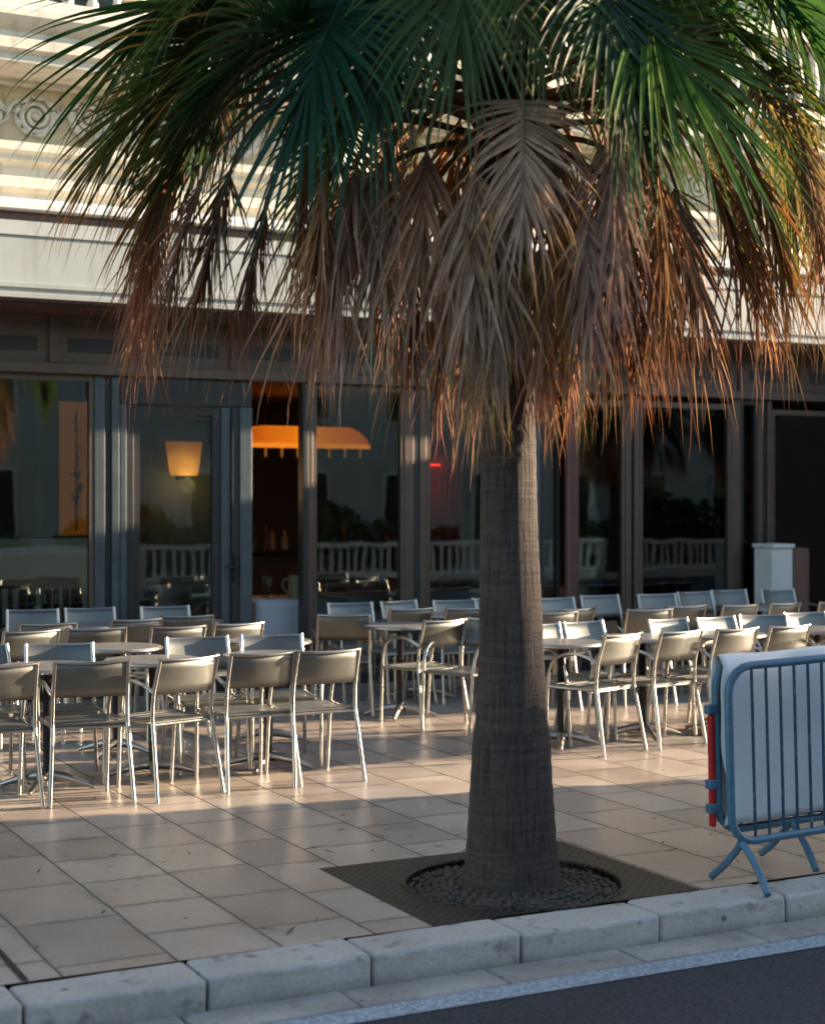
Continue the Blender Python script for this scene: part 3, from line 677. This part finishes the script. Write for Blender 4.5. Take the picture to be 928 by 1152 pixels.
table(8.40,9.52,'round table above the crowd barrier end of the front row',0)
table(7.58,11.85,'round table behind the third row just right of trunk',10)
table(8.62,11.75,'round table behind the third row at its middle',10)
table(9.66,11.75,'round table behind the third row at its right end',10)

# ------------------------------------------------------------------ the cafe building
YG=13.6; X0,X1=-8,34; BO=(7,13.6,0)
bld=empty('cafe_building',BO,0,'cream stone cafe building with glazed ground floor and carved frieze','building')
def part(mb,name,m,parent=None): return mb.build(name,m,parent or bld,origin=BO)
b=MB(); b.extrude_x([(13.48,4.10),(13.48,4.30),(13.40,4.34),(13.40,4.42),(13.45,4.44),(13.45,4.52),(13.36,4.56),(13.36,4.60),(13.30,4.63),(13.30,4.69),(13.44,4.735),(13.9,4.735),(13.9,4.10)],X0,X1); part(b,'moulding',M['stone_pale'])
b=MB(); b.box(X0,X1,13.46,13.9,4.735,5.19); part(b,'frieze',M['stone'])
b=MB(); b.extrude_x([(13.44,5.19),(13.38,5.20),(13.38,5.235),(13.0,5.25),(12.96,5.27),(12.96,5.33),(12.90,5.36),(12.90,5.44),(12.93,5.46),(12.93,5.50),(12.84,5.56),(12.80,5.60),(12.80,5.66),(12.84,5.69),(13.9,5.70),(13.9,5.19)],X0,X1); part(b,'cornice',M['stone_pale'])
b=MB(); b.box(X0,X1,13.62,14.0,5.70,11.5); part(b,'wall',M['stone'])
b=MB(); b.extrude_x([(13.6,11.5),(13.1,11.7),(13.1,11.9),(13.0,12.0),(15,12.3),(15,11.5)],X0,X1); part(b,'roof_cornice',M['stone_pale'])
# carved scroll ornament
orn=MB(); ro=random.Random(4)
def scroll(cx_,cz,s,flip):
    pts=[]
    for k in range(34):
        t=k/33; a=t*4.6*math.pi; r=.135*s*(1-t)**.85+.012
        pts.append((cx_+flip*r*math.cos(a+math.pi*.9),13.447-.03*t,cz+r*math.sin(a+math.pi*.9)))
    orn.tube(pts,[.027*(1-.45*k/33) for k in range(34)],6)
    orn.lathe([(.045,0),(.036,.03),(.004,.045)],(0,0,0),10)
    nv=10*3+20; 
    for i in range(len(orn.v)-nv,len(orn.v)):
        x,y,z=orn.v[i]; orn.v[i]=(cx_+x,13.445-z,cz+y)
    for j in range(9):     # leaves round the scroll
        a=j*2*math.pi/9+.3; r=.165*s; lx,lz=cx_+flip*r*math.cos(a),cz+r*math.sin(a)*.95
        if abs(lz-4.965)>.2: continue
        t=Vector((-flip*math.sin(a),0,math.cos(a)*.95))*.055
        orn.tube([(lx-t.x,13.456,lz-t.z),(lx,13.428,lz),(lx+t.x*1.2,13.45,lz+t.z*1.2)],[.008,.032,.004],6)
x=X0+.3; k=0
while x<16:
    if x>1.5: scroll(x,4.965+(.012 if k%2 else -.012),1.0,1 if k%2 else -1)
    if x>1.5:
        orn.tube(smooth_path([(x+.10,13.452,4.85),(x+.2,13.44,4.90),(x+.25,13.44,5.02),(x+.34,13.452,5.09)],4),[.008]+[.016]*11+[.006],6)
        for q in range(5):
            a=R(-60+30*q); orn.tube([(x+.225,13.455,4.96),(x+.225+.05*math.cos(a+1.57),13.438,4.96+.05*math.sin(a+1.57)),(x+.225+.11*math.cos(a+1.57),13.452,4.96+.11*math.sin(a+1.57))],[.006,.015,.004],5)
    x+=.46; k+=1
part(orn,'frieze_ornament',M['stone_pale'])
# roof-terrace balustrade on the cornice
b=MB(); b.bbox(X0,X1,12.98,13.22,5.705,5.80,.012); b.bbox(X0,X1,12.96,13.24,6.50,6.62,.015); bal=part(b,'balustrade',M['stone_pale'])
bp=[(.05,0),(.05,.06),(.028,.10),(.05,.22),(.06,.32),(.034,.50),(.028,.60),(.05,.64),(.05,.70)]
pm=None; x=1.0
while x<16:
    if pm is None:
        q=MB(); q.lathe(bp,(x,13.10,5.80),12); pm=part(q,'baluster',M['stone_pale'],bal); xb=x
    else:
        c=pm.copy(); C.objects.link(c); c.location=(x-xb,0,0)
    x+=.21
# upper windows with shutters
def upwin(xc):
    q=MB(); q.box(xc-.62,xc-.52,13.55,13.62,5.85,8.3); q.box(xc+.52,xc+.62,13.55,13.62,5.85,8.3); q.box(xc-.62,xc+.62,13.55,13.62,8.3,8.42); q.box(xc-.03,xc+.03,13.57,13.60,5.85,8.3); wd=part(q,'window',M['stone_pale'])
    q=MB(); q.box(xc-.52,xc+.52,13.605,13.615,5.85,8.3); part(q,'pane',M['bottle'],wd)
    for s in (-1,1):
        q=MB(); a,c=(xc+s*.64,xc+s*1.16); a,c=min(a,c),max(a,c)
        q.box(a,c,13.575,13.615,5.85,8.3)
        for j in range(40): q.box(a+.05,c-.05,13.565,13.573,5.92+j*.058,5.95+j*.058)
        part(q,'shutter',M['shutter'],wd)
for xc in (2.9,5.9,8.9,11.9,14.9): upwin(xc)
# awning box
b=MB(); b.extrude_x([(12.80,3.34),(12.80,3.375),(12.845,3.385),(12.845,3.42),(12.82,3.425),(12.82,3.46),(12.86,3.47),(12.875,3.84),(12.855,3.85),(12.89,3.97),(12.95,3.975),(13.48,3.975),(13.48,3.40),(13.3,3.34)],X0,X1); aw=part(b,'awning',M['awning'])
b=MB(); b.box(X0,X1,12.93,13.48,3.978,4.045); part(b,'awning_shade_reveal',M['brown_trim'],aw)  # set-back reveal; its shade is put into the brown colour
b=MB(); b.extrude_x([(12.86,4.048),(12.84,4.06),(12.84,4.105),(12.90,4.15),(13.478,4.20),(13.478,4.048)],X0,X1); part(b,'awning_roof',M['awning_top'],aw)
b=MB(); b.box(X0,X1,12.84,12.93,3.322,3.337); part(b,'awning_rail',M['brown_trim'],aw)
b=MB(); b.box(X0,X1,13.02,13.7,3.30,3.32); part(b,'soffit',M['brown_trim'])
# transom band
ZT=2.80
b=MB(); b.box(X0,X1,13.56,13.68,ZT+.09,3.30)
x=X0
while x<X1: b.box(x,x+.07,13.53,13.557,ZT+.10,3.29); x+=.82
b.box(X0,X1,13.53,13.557,3.20,3.297) if False else None
tr=part(b,'transom',M['bronze'])
b=MB(); x=X0+.07
while x<X1-1: b.box(x+.10,x+.65,13.551,13.559,ZT+.19,ZT+.31); x+=.82
part(b,'transom_panel',M['darkframe'],tr)
b=MB(); b.bbox(X0,X1,13.50,13.70,ZT,ZT+.088,.006); part(b,'head_rail',M['bronze'])
b=MB(); b.box(X0,X1,13.54,13.67,0,.10); part(b,'sill',M['darkframe'])
# posts and panes, left to right
def post(px0,px1,m,y0=13.565,y1=13.68,z1=ZT):
    q=MB(); q.bbox(fx(px0,YG),fx(px1,YG),y0,y1,.10,z1,.006); return part(q,'post',m)
def window(px0,px1,m,z0=.10,z1=ZT,fw=.035,mid=None):
    a,c=fx(px0,YG),fx(px1,YG); q=MB()
    q.box(a,a+fw,13.57,13.64,z0,z1); q.box(c-fw,c,13.57,13.64,z0,z1); q.box(a+fw,c-fw,13.57,13.64,z1-fw*1.6,z1); q.box(a+fw,c-fw,13.57,13.64,z0,z0+fw*1.6)
    wd=part(q,'window',m)
    q=MB(); q.box(a+fw,c-fw,13.60,13.608,z0+fw*1.6,z1-fw*1.6); part(q,'pane',M['glass'],wd); return wd
window(-420,-260,M['bronze']); post(-258,-240,M['bluepost'])
window(-238,-120,M['bronze']); post(-118,-100,M['bluepost']); window(-98,104,M['bronze'])
post(105,117,M['bluepost']); post(118,124,M['darkframe'],13.58); post(124.3,133,M['bluepost'],13.56)
# the door, its header and side leaf
q=MB(); q.bbox(fx(133.5,YG),fx(281,YG),13.555,13.66,2.56,ZT-.002,.005); part(q,'door_header',M['darkframe'])
post(134,141,M['bluepost'],13.56,13.66,2.558); post(141.3,150,M['darkframe'],13.58,13.66,2.558)
a,c=fx(150.4,YG),fx(247,YG); q=MB()
q.box(a,a+.05,13.585,13.63,.10,2.555); q.box(c-.075,c,13.585,13.63,.10,2.555); q.box(a+.05,c-.075,13.585,13.63,2.48,2.555); q.box(a+.05,c-.075,13.585,13.63,.10,.26); dr=part(q,'door',M['darkframe'])
q=MB(); q.box(a+.05,c-.075,13.603,13.611,.26,2.48); part(q,'pane',M['glass'],dr)
post(247.6,258,M['bluepost'],13.57,13.66,2.558); post(258.4,267,M['darkframe'],13.55,13.66,2.558)
q=post(267.3,281,M['bluepost'],13.54,13.67,2.558)
h=MB(); hx=fx(262.5,YG); h.bbox(hx-.022,hx+.022,13.525,13.548,.98,1.24,.006); h.tube([(hx,13.525,1.12),(hx,13.48,1.12),(hx-.12,13.48,1.12)],.009,6); part(h,'door_handle',M['black'],dr)
# open doorway 281..338, then fixed glazing
post(338,344,M['darkframe'],13.54,13.66); post(344.2,350,M['bronze'],13.55,13.68)
window(351,453,M['bronze']); post(453.4,464,M['bronze']); post(464.4,470,M['darkframe'],13.57,13.66); post(470.3,478,M['bronze'])
window(478.5,600,M['bronze']); post(600.3,606,M['bluepost']); window(606.3,628,M['darkframe'])
q=MB(); q.lathe([(.068,.0),(.068,ZT-.002)],(fx(636.5,YG),13.50,0),20); part(q,'column',M['redcol'])
window(646,701,M['bronze'],z1=ZT-.06); post(701.5,708,M['bronze']); post(708.3,711,M['darkframe'],13.59); post(711.3,717.5,M['bronze']); window(718,820,M['bronze'],z1=ZT-.06); post(820.4,831,M['bronze'])
window(831.4,850,M['darkframe']); post(850.4,856,M['bronze']); post(856.3,861,M['darkframe'],13.59); post(861.3,866,M['bronze']); window(866.5,985,M['bronze'],z1=ZT-.10); post(985.5,1000,M['bronze'])
for k in range(6): window(1001+k*130,1114+k*130,M['bronze']); post(1114.5+k*130,1130.5+k*130,M['bronze'])
# inner leaf folded back in the doorway
# the room
b=MB(); b.box(X0,X1,13.75,21,-.02,.02); part(b,'room_floor',M['room_floor'])
b=MB(); b.box(X0,X1,21,21.2,0,3.3); b.box(X0-.2,X0,13.7,21.2,0,3.3); b.box(X1,X1+.2,13.7,21.2,0,3.3); part(b,'room_wall',M['room_wall'])
b=MB(); b.box(X0,X1,13.69,21,3.0,3.1); part(b,'room_ceiling',M['room_wall'])
q=MB(); q.bbox(fx(165,15.2),fx(262,15.2),15.2,15.32,.02,2.99,.01); part(q,'partition',M['teal_wall'])
q=MB(); q.bbox(fx(148,15.2),fx(164.5,15.2),15.18,15.34,.02,2.99,.01); part(q,'partition_post',M['wood'])
q=MB(); q.bbox(fx(-240,15.4),fx(106,15.4),15.4,15.5,.02,fz(50,606,15.4),.01); part(q,'low_partition',M['white_paint'])
q=MB(); q.bbox(fx(42,16.4),fx(62,16.4),16.3,16.5,.02,2.99,.01); part(q,'partition_post',M['teal_wall'])
q=MB(); q.bbox(fx(105,16.4),fx(145,16.4),16.3,16.5,.02,2.99,.01); part(q,'partition_post',M['wood'])
q=MB(); q.bbox(fx(20,16.6),fx(41,16.6),16.5,16.6,.02,2.99,.01); part(q,'partition_post',M['wood'])

# lit wall lamp
lx=fx(207,15.05); lz=fz(207,516,15.05); lr=empty('wall_lamp',(lx,15.19,lz),0,'lit tapered amber wall lamp seen through the door glass','lamp')
q=MB(); q.lathe([(.135,-.165),(.15,-.10),(.185,.165)],(0,-.14,0),28,1,.7); q.build('lamp_shade',glow_shade('lit_shade',(0,-.14,-.09),.26,(1,.36,.05),(.62,.16,.012),.42,.13),lr)
q=MB(); q.bbox(-.03,.03,-.05,.008,-.21,-.12,.006); q.lathe([(.03,-.19),(.045,-.172)],(0,-.14,0),14); q.build('bracket',M['black'],lr)
# bulb inside is represented by the shade's own glow plus one small lamp
pl=bpy.data.lights.new('lamp_bulb','POINT'); pl.energy=.9; pl.color=(1,.55,.2); pl.shadow_soft_size=.08; po=bpy.data.objects.new('lamp_bulb',pl); C.objects.link(po); po.location=(lx,14.93,lz-.26)
# amber lit picture niche
nx0,nx1=fx(65,16.35),fx(104,16.35); nz0,nz1=fz(85,602,16.35),fz(85,452,16.35)
nr=empty('lit_picture',((nx0+nx1)/2,16.34,nz0),0,'tall amber lit panel with dark plant motif behind the left window','picture')
def npart(mb,nme,m): return mb.build(nme,m,nr,origin=((nx0+nx1)/2,16.34,nz0))
q=MB(); q.box(nx0,nx1,16.33,16.36,nz0,nz1); npart(q,'panel',emit('amber_panel',(.75,.20,.015),.055,(.08,.03,.01)))
q=MB()
for (a_,c_,e_,g_) in ((nx0-.03,nx0,nz0,nz1),(nx1,nx1+.03,nz0,nz1),(nx0-.03,nx1+.03,nz0-.03,nz0),(nx0-.03,nx1+.03,nz1,nz1+.03)): q.box(a_,c_,16.29,16.36,e_,g_)
npart(q,'frame',M['wood'])
q=MB(); rn=random.Random(8); xm=(nx0+nx1)/2
for k in range(26):
    z=nz0+.25+.9*rn.random(); a=rn.uniform(-1,1); q.tube([(xm,16.31,z),(xm+a*.05,16.30,z+.05),(xm+a*.09,16.31,z+.02)],[.006,.014,.003],5)
q.tube([(xm,16.315,nz0+.05),(xm,16.31,nz1-.1)],.012,5); npart(q,'plant_motif',M['hedge'])
# orange canopy lamp above the bar
cx0,cx1=fx(262,17.6),fx(403,17.6); cz0,cz1=fz(340,503,17.6),fz(340,481,17.6)
cr_=empty('canopy_lamp',((cx0+cx1)/2,17.6,cz0),0,'long glowing orange canopy lamp over the bar','lamp')
q=MB(); W=(cx1-cx0)/2
prof=[(-W,0),(-W+.02,.09),(-W+.12,.18),(-W+.25,cz1-cz0),(W-.25,cz1-cz0),(W-.12,.18),(W-.02,.09),(W,0)]
n_=len(prof); vs=[(x,-.3,z) for x,z in prof]+[(x,.3,z) for x,z in prof]
q.add(vs,[tuple(range(n_)),tuple(range(n_,2*n_))]+[(i,(i+1)%n_,n_+(i+1)%n_,n_+i) for i in range(n_)]); q.build('lamp_shade',glow_shade('orange_shade',(0,0,.06),1.0,(1,.24,.01),(.75,.11,.003),.2,.11),cr_)
q=MB(); q.box(-W-.01,W+.01,-.31,-.302,-.02,.03); q.build('trim',emit('orange_trim',(1,.28,.02),.24,(.6,.3,.1)),cr_)
q=MB()
for k in range(8): xx=-W+.1+k*(2*W-.2)/7; q.tube([(xx,-.27,-.02),(xx,-.27,-.13)],.014,6)
q.build('pendant_bead',emit('amber_bead',(.8,.3,.04),.07),cr_)
for s_ in (-1,1): q=MB(); q.tube([(s_*(W-.4),0,cz1-cz0),(s_*(W-.4),0,3.0-cz0)],.012,6); q.build('hanging_rod',M['black'],cr_)
# bar counter, bottles
bx0,bx1=fx(262,18.4),fx(455,18.4)
bar=empty('bar_counter',((bx0+bx1)/2,18.4,.02),0,'dark bar counter under the orange canopy lamp','counter')
q=MB(); q.bbox(bx0,bx1,18.2,18.7,.02,1.06,.01); q.build('body',M['wood'],bar,origin=((bx0+bx1)/2,18.4,.02))
q=MB(); q.bbox(bx0-.04,bx1+.04,18.12,18.76,1.062,1.11,.01); q.build('top',M['black'],bar,origin=((bx0+bx1)/2,18.4,.02))
rb=random.Random(6); bm_=[simple('green_bottle',(.02,.07,.03),.12,bmp=0),simple('blue_bottle',(.03,.10,.22),.12,bmp=0),simple('amber_bottle',(.16,.06,.015),.12,bmp=0),simple('pale_bottle',(.35,.38,.36),.15,bmp=0)]
bp_=[]
for k in range(4):
    h_=(.30,.27,.31,.24)[k]; r_=(.038,.042,.036,.045)[k]; q=MB(); q.lathe([(r_,0),(r_,h_*.58),(r_*.42,h_*.74),(r_*.36,h_),(r_*.3,h_)],(0,0,0),12); bp_.append(q)
cn=['green','blue','amber','pale']
kk=0; x=bx0+.1
while x<bx1-.1:
    k=rb.randrange(4); o=bp_[k].build('bottle',bm_[k]); o.location=(x,18.3+rb.uniform(-.05,.12),1.11); tag(o,'small bottle standing in the row on the dark bar counter','bottle','bottles on the bar'); x+=rb.uniform(.11,.2); kk+=1
# red curtain with a neon tube
ux0,ux1=fx(480,17.2),fx(522,17.2); q=MB(); nn_=24; vs=[];
for sd in (0,.03):
    for j in (0.02,2.6):
        for i in range(nn_+1): vs.append((ux0+(ux1-ux0)*i/nn_,17.2+sd+.03*math.sin(i*1.9),j))
m_=nn_+1; fs=[]
for i in range(nn_): fs+=[(i,i+1,m_+i+1,m_+i),(2*m_+i,2*m_+i+1,3*m_+i+1,3*m_+i),(i,i+1,2*m_+i+1,2*m_+i),(m_+i,m_+i+1,3*m_+i+1,3*m_+i)]
fs+=[(0,m_,3*m_,2*m_),(nn_,m_+nn_,3*m_+nn_,2*m_+nn_)]
q.add(vs,fs,True); tag(q.build('curtain',M['curtain'],origin=((ux0+ux1)/2,17.2,0)),'red curtain deep inside the room left of the trunk','curtain')
q=MB(); zz=fz(487,523,17.0); q.tube([(fx(481,17.0),17.0,zz),(fx(495,17.0),17.0,zz)],.014,8); tag(q.build('neon_tube',emit('red_neon',(1,.02,.01),.6)),'short red neon tube in front of the red curtain','neon light')
pr=bpy.data.lights.new('neon_glow','POINT'); pr.energy=.7; pr.color=(1,.05,.03); pr.shadow_soft_size=.1; po=bpy.data.objects.new('neon_glow',pr); C.objects.link(po); po.location=(fx(490,16.9),16.85,zz)

# clothed tables inside
def cloth_table(x,y,label,w=.45,h=.76):
    root=empty('dining_table',(x,y,.02),0,label,'table','clothed tables inside the cafe')
    q=MB(); q.bbox(-w+.01,w-.01,-w+.01,w-.01,h-.04,h-.004,.004); q.build('table_top',M['wood'],root)
    q=MB(); q.lathe([(.2,0),(.2,.03),(.035,.05),(.035,h-.05)],n=14); q.build('pedestal',M['black'],root)
    q=MB(); n=48; vs=[]; rows_=(0,.06,.25,.45,.62)
    for rz in rows_:
        for k in range(n):
            a=2*math.pi*k/n; c_,s_=math.cos(a),math.sin(a); m2=max(abs(c_),abs(s_)); bx_,by_=c_/m2*w,s_/m2*w
            fo=1+.10*rz*math.sin(a*12+x)*(.4+rz)+.06*rz
            vs.append((bx_*fo,by_*fo,h-rz))
    fs=[((i*n+k),(i*n+(k+1)%n),((i+1)*n+(k+1)%n),((i+1)*n+k)) for i in range(len(rows_)-1) for k in range(n)]
    fs.append(tuple(range(n))); q.add(vs,fs,True)
    o=q.build('tablecloth',M['cloth'],None); o.parent=None; o.location=(x,y,.02); tag(o,label.replace('table','tablecloth',1) if False else 'white cloth over the '+label.split(' ',1)[1],'tablecloth','white tablecloths'); return root
def glassware(x,y,z,lab):
    q=MB(); q.lathe([(.032,0),(.032,.004),(.005,.008),(.005,.08),(.03,.11),(.036,.16),(.032,.20)],n=14); o=q.build('wine_glass',M['drink_glass']); o.location=(x,y,z); tag(o,lab,'glass','wine glasses on the tables')
T1=(fx(318,14.3),14.3); cloth_table(*T1,'clothed table in the open doorway with a jug on it')
T2=(fx(398,14.5),14.5); cloth_table(*T2,'clothed table behind glass just right of doorway')
T3=(fx(510,14.6),14.6); cloth_table(*T3,'clothed table behind glass just left of palm trunk')
T4=(fx(748,14.6),14.6); cloth_table(*T4,'clothed table behind the wide glass right of trunk',.5)
T5=(fx(668,14.5),14.5); cloth_table(*T5,'clothed table behind the narrow glass by red column')
jr=empty('water_jug',(T1[0]+.02,T1[1]-.28,.783),0,'olive green jug on the white cloth in the doorway','jug')
q=MB(); q.lathe([(.07,0),(.078,.05),(.075,.14),(.066,.2),(.07,.22),(.06,.222)],n=20); q.build('body',M['jug'],jr)
q=MB(); q.tube(smooth_path([(-.07,0,.19),(-.12,0,.18),(-.13,0,.11),(-.075,0,.05)],4),.010,6); q.build('handle',M['jug'],jr)
for (dx,dy,T,nm_) in ((-.2,-.15,T1,'left of the jug'),(.22,-.2,T1,'right of the jug'),(-.1,.2,T1,'behind the jug')):
    glassware(T[0]+dx,T[1]+dy,.783,'clear wine glass %s in the doorway'%nm_)
for dx,nm_ in ((-.2,'left one'),(.15,'right one')): glassware(T4[0]+dx,T4[1]-.2,.783,'clear wine glass, %s on the cloth right of trunk'%nm_)
for dx,nm_ in ((-.15,'left one'),(.2,'right one')): glassware(T2[0]+dx,T2[1]-.2,.783,'clear wine glass, %s beside the doorway post'%nm_)
# wooden chairs inside at left
def wood_chair(x,y,rz,label,src=[None]):
    if src[0]:
        c=copy_tree(src[0]); c.location=(x,y,.02); c.rotation_euler.z=R(rz); c['label']=label; return
    root=empty('wooden_chair',(x,y,.02),R(rz),label,'chair','wooden chairs inside the cafe'); src[0]=root
    for sx_ in (-1,1):
        q=MB(); q.tube([(sx_*.23,-.22,0),(sx_*.23,-.22,.45),(sx_*.23,-.28,.98)],.021,6); q.build('leg',M['wood'],root)
        q=MB(); q.tube([(sx_*.22,.22,0),(sx_*.22,.22,.45)],.019,6); q.build('leg',M['wood'],root)
    q=MB(); q.bbox(-.25,.25,-.24,.25,.45,.50,.012); q.build('seat',M['wood'],root)
    q=MB(); q.bbox(-.25,.25,-.30,-.265,.92,1.0,.01); q.bbox(-.23,.23,-.275,-.245,.56,.60,.008)
    for k in range(4): xx=-.15+.1*k; q.box(xx-.02,xx+.02,-.275,-.255,.58,.93)
    q.build('backrest',M['wood'],root)
wood_chair(fx(48,14.4),14.4,0,'dark slatted wooden chair square to the left window'); wood_chair(fx(92,14.5),14.5,-60,'dark wooden chair turned sideways beside the left window post'); wood_chair(fx(-8,14.4),14.4,10,'dark wooden chair cut by the left picture edge')
# pale cabinet and bin at right
CYY=13.12
q=MB(); q.bbox(fx(869,CYY),fx(892,CYY),CYY,CYY+.3,.0,fz(880,617,CYY),.012); q.bbox(fx(868,CYY),fx(893,CYY),CYY-.02,CYY+.32,fz(880,616.5,CYY),fz(880,612,CYY),.006); tag(q.build('cabinet',M['white_paint'],origin=(fx(881,CYY),CYY,0)),'narrow white cabinet against the glass at far right','cabinet')
q=MB(); q.bbox(fx(894,CYY),fx(912,CYY),CYY+.02,CYY+.34,.0,fz(900,617,CYY),.012); q.box(fx(896,CYY),fx(910,CYY),CYY+.008,CYY+.018,.3,.34); tag(q.build('cabinet',M['brown_trim'],origin=(fx(903,CYY),CYY,0)),'narrow brown cabinet beside the white one','cabinet')
# potted shrubs inside
def shrub(x,y,label,h=1.1,r=.34,seed=1,z0=.02):
    root=empty('potted_shrub',(x,y,z0),0,label,'plant','potted shrubs inside the cafe'); rr=random.Random(seed)
    q=MB(); q.lathe([(.14,0),(.19,.32),(.20,.34),(.17,.34)],n=20); q.build('pot',M['pot'],root)
    q=MB(); q.tube([(0,0,.3),(.01,0,.6),(0,.01,.8+h*.3)],[.02,.016,.01],6)
    for k in range(8):
        a=rr.uniform(0,6.28); q.tube([(0,0,.55+.05*k),(r*.6*math.cos(a),r*.6*math.sin(a),.8+.08*k)],[.008,.004],5)
    q.build('stem',M['wood'],root)
    q=MB()
    for k in range(750):
        a=rr.uniform(0,6.283); zz=rr.uniform(-1,1); rad=r*math.sqrt(max(0,1-zz*zz))*rr.random()**.4*(.75+.35*math.sin(a*3+zz*4))
        c_=Vector((rad*math.cos(a),rad*math.sin(a),.55+h*.5+zz*h*.5)); t=Vector((rr.gauss(0,1),rr.gauss(0,1),rr.gauss(0,.6))).normalized()*.045; s2=t.cross(Vector((rr.gauss(0,1),rr.gauss(0,1),rr.gauss(0,1)))).normalized()*.018
        q.add([c_-t,c_+s2,c_+t,c_-s2],[(0,1,2,3)])
    q.build('foliage',M['hedge'],root,recalc=False); return root
shrub(fx(684,15.0),14.9,'dark leafy potted shrub behind the narrow glass right of the red column',1.1,.33,2)
shrub(fx(780,16.4),16.4,'dark bushy potted shrub behind the wide glass right of the trunk',1.1,.5,3)

# ------------------------------------------------------------------ across the street (behind the camera; most seen in the glass, some added to cast shade)
b=MB(); b.box(-90,160,-40,-4.5,ZR-.2,ZR+.12); tag(b.build('promenade',M['kerb']),kind='structure')
br=empty('promenade_balustrade',(18,-6.2,0),0,'white balustrade along the promenade across the street','balustrade')
q=MB(); q.bbox(-30,50,-6.3,-6.1,.66,.76,.01); q.bbox(-30,50,-6.3,-6.1,0,.1,.01); q.build('rail',M['white_paint'],br,origin=(18,-6.2,0))
q=MB(); x=-5
while x<45: q.bbox(x,x+.07,-6.24,-6.17,.1,.66,.005,1); x+=.22
q.build('pickets',M['white_paint'],br,origin=(18,-6.2,0))
HB=6.8; HT=(6.6+9.5)*sdir.z/-sdir.y
ob=empty('seafront_building',(30,-9.5,0),0,'long two storey pale building across the street','building')
q=MB(); q.box(-30,60,-16,-9.5,0,HB-.15); q.build('wall',M['far_wall'],ob,origin=(30,-9.5,0))
q=MB(); q.box(-30.2,60.2,-16.2,-9.3,HB-.147,HB); q.build('roof',M['stone_pale'],ob,origin=(30,-9.5,0))
ob2=empty('shade_building',(130,-9.5,0),0,'tall pale apartment building far down the street','building')  # added, unseen; height set so its shadow covers road and kerb
q=MB(); q.box(78,230,-13.5,-9.5,0,HT); q.build('wall',M['far_wall'],ob2,origin=(130,-9.5,0))
q=MB(); q.box(77.7,230,-13.7,-9.2,HT+.003,HT+.2); q.build('roof',M['stone_pale'],ob2,origin=(130,-9.5,0))
# sun blockers added right of the frame, unseen: a closed box and a hedge
ve=empty('shade_enclosure',(18,11.7,0),0,'enclosed brown veranda of the next cafe along the front','shade_enclosure')
q=MB(); q.box(14.2,22,9.95,13.4,.0,.9); q.build('base',M['brown_trim'],ve,origin=(18,11.7,0))
q=MB(); q.box(14.25,21.95,10.0,13.35,.903,3.40); q.build('blind',M['room_wall'],ve,origin=(18,11.7,0))
q=MB(); q.box(14.0,22.2,9.75,13.4,3.403,3.6); q.build('roof',M['awning'],ve,origin=(18,11.7,0))
pr_=empty('shade_hedge',(8.35,6.5,0),0,'clipped hedge in a long planter on the pavement beyond the barriers','planter')  # added blocker, unseen: casts the shade over the foreground paving
q=MB(); q.bbox(8.0,8.7,5.47,7.50,0,.55,.02); q.build('planter',M['render'],pr_,origin=(8.35,6.5,0))
q=MB(); q.box(8.08,8.62,5.53,7.44,.5,1.44); q.build('inner_growth',M['hedge'],pr_,origin=(8.35,6.5,0))
q=MB(); rr=random.Random(9)
for k in range(6500):
    c_=Vector((rr.uniform(8.02,8.68),rr.uniform(5.47,7.52),rr.uniform(.55,1.52))); t=Vector((rr.gauss(0,1),rr.gauss(0,1),rr.gauss(0,1))).normalized()*.05; s2=t.cross(Vector((rr.gauss(0,1),rr.gauss(0,1),rr.gauss(0,1)))).normalized()*.03
    q.add([c_-t,c_+s2,c_+t,c_-s2],[(0,1,2,3)])
q.build('foliage',M['hedge'],pr_,origin=(8.35,6.5,0),recalc=False)
for k in range(25):
    for z in (.6,3.7):
        x=-8+k*2.6; q=MB(); q.box(x,x+1.1,-9.49,-9.44,z,z+1.9); wd=q.build('window',M['white_paint'],ob,origin=(30,-9.5,0)); q=MB(); q.box(x+.08,x+1.02,-9.437,-9.425,z+.08,z+1.82); q.build('pane',M['bottle'],wd,origin=(30,-9.5,0))
def hedge(x0,x1,y,h,label,seed):
    rr=random.Random(seed); q=MB()
    for k in range(int((x1-x0)*500)):
        x=rr.uniform(x0,x1); hh=h*(.75+.25*math.sin(x*1.3)+.12*math.sin(x*4.1)); c_=Vector((x,y+rr.uniform(-.6,.6),rr.uniform(.0,1)**.7*hh)); t=Vector((rr.gauss(0,1),rr.gauss(0,1),rr.gauss(0,1))).normalized()*.14; s2=t.cross(Vector((rr.gauss(0,1),rr.gauss(0,1),rr.gauss(0,1)))).normalized()*.07
        q.add([c_-t,c_+s2,c_+t,c_-s2],[(0,1,2,3)])
    tag(q.build('hedge',M['hedge'],origin=((x0+x1)/2,y,0),recalc=False),label,'hedge')
hedge(8,19,-7.6,1.5,'tall dark hedge across the street behind the white balustrade',4); hedge(23,36,-7.6,1.9,'taller hedge farther along the promenade across the street',5)
for i,(X,lb) in enumerate(((13.2,'nearest the crossing'),(22.3,'between the two hedges'),(26.5,'behind the far hedge'))):
    c=copy_tree(palm); c.location=(X,-5.4,0); c.rotation_euler.z=2.1*(i+1); c['label']='fan palm across the street, '+lb; c['group']='palms across the street'
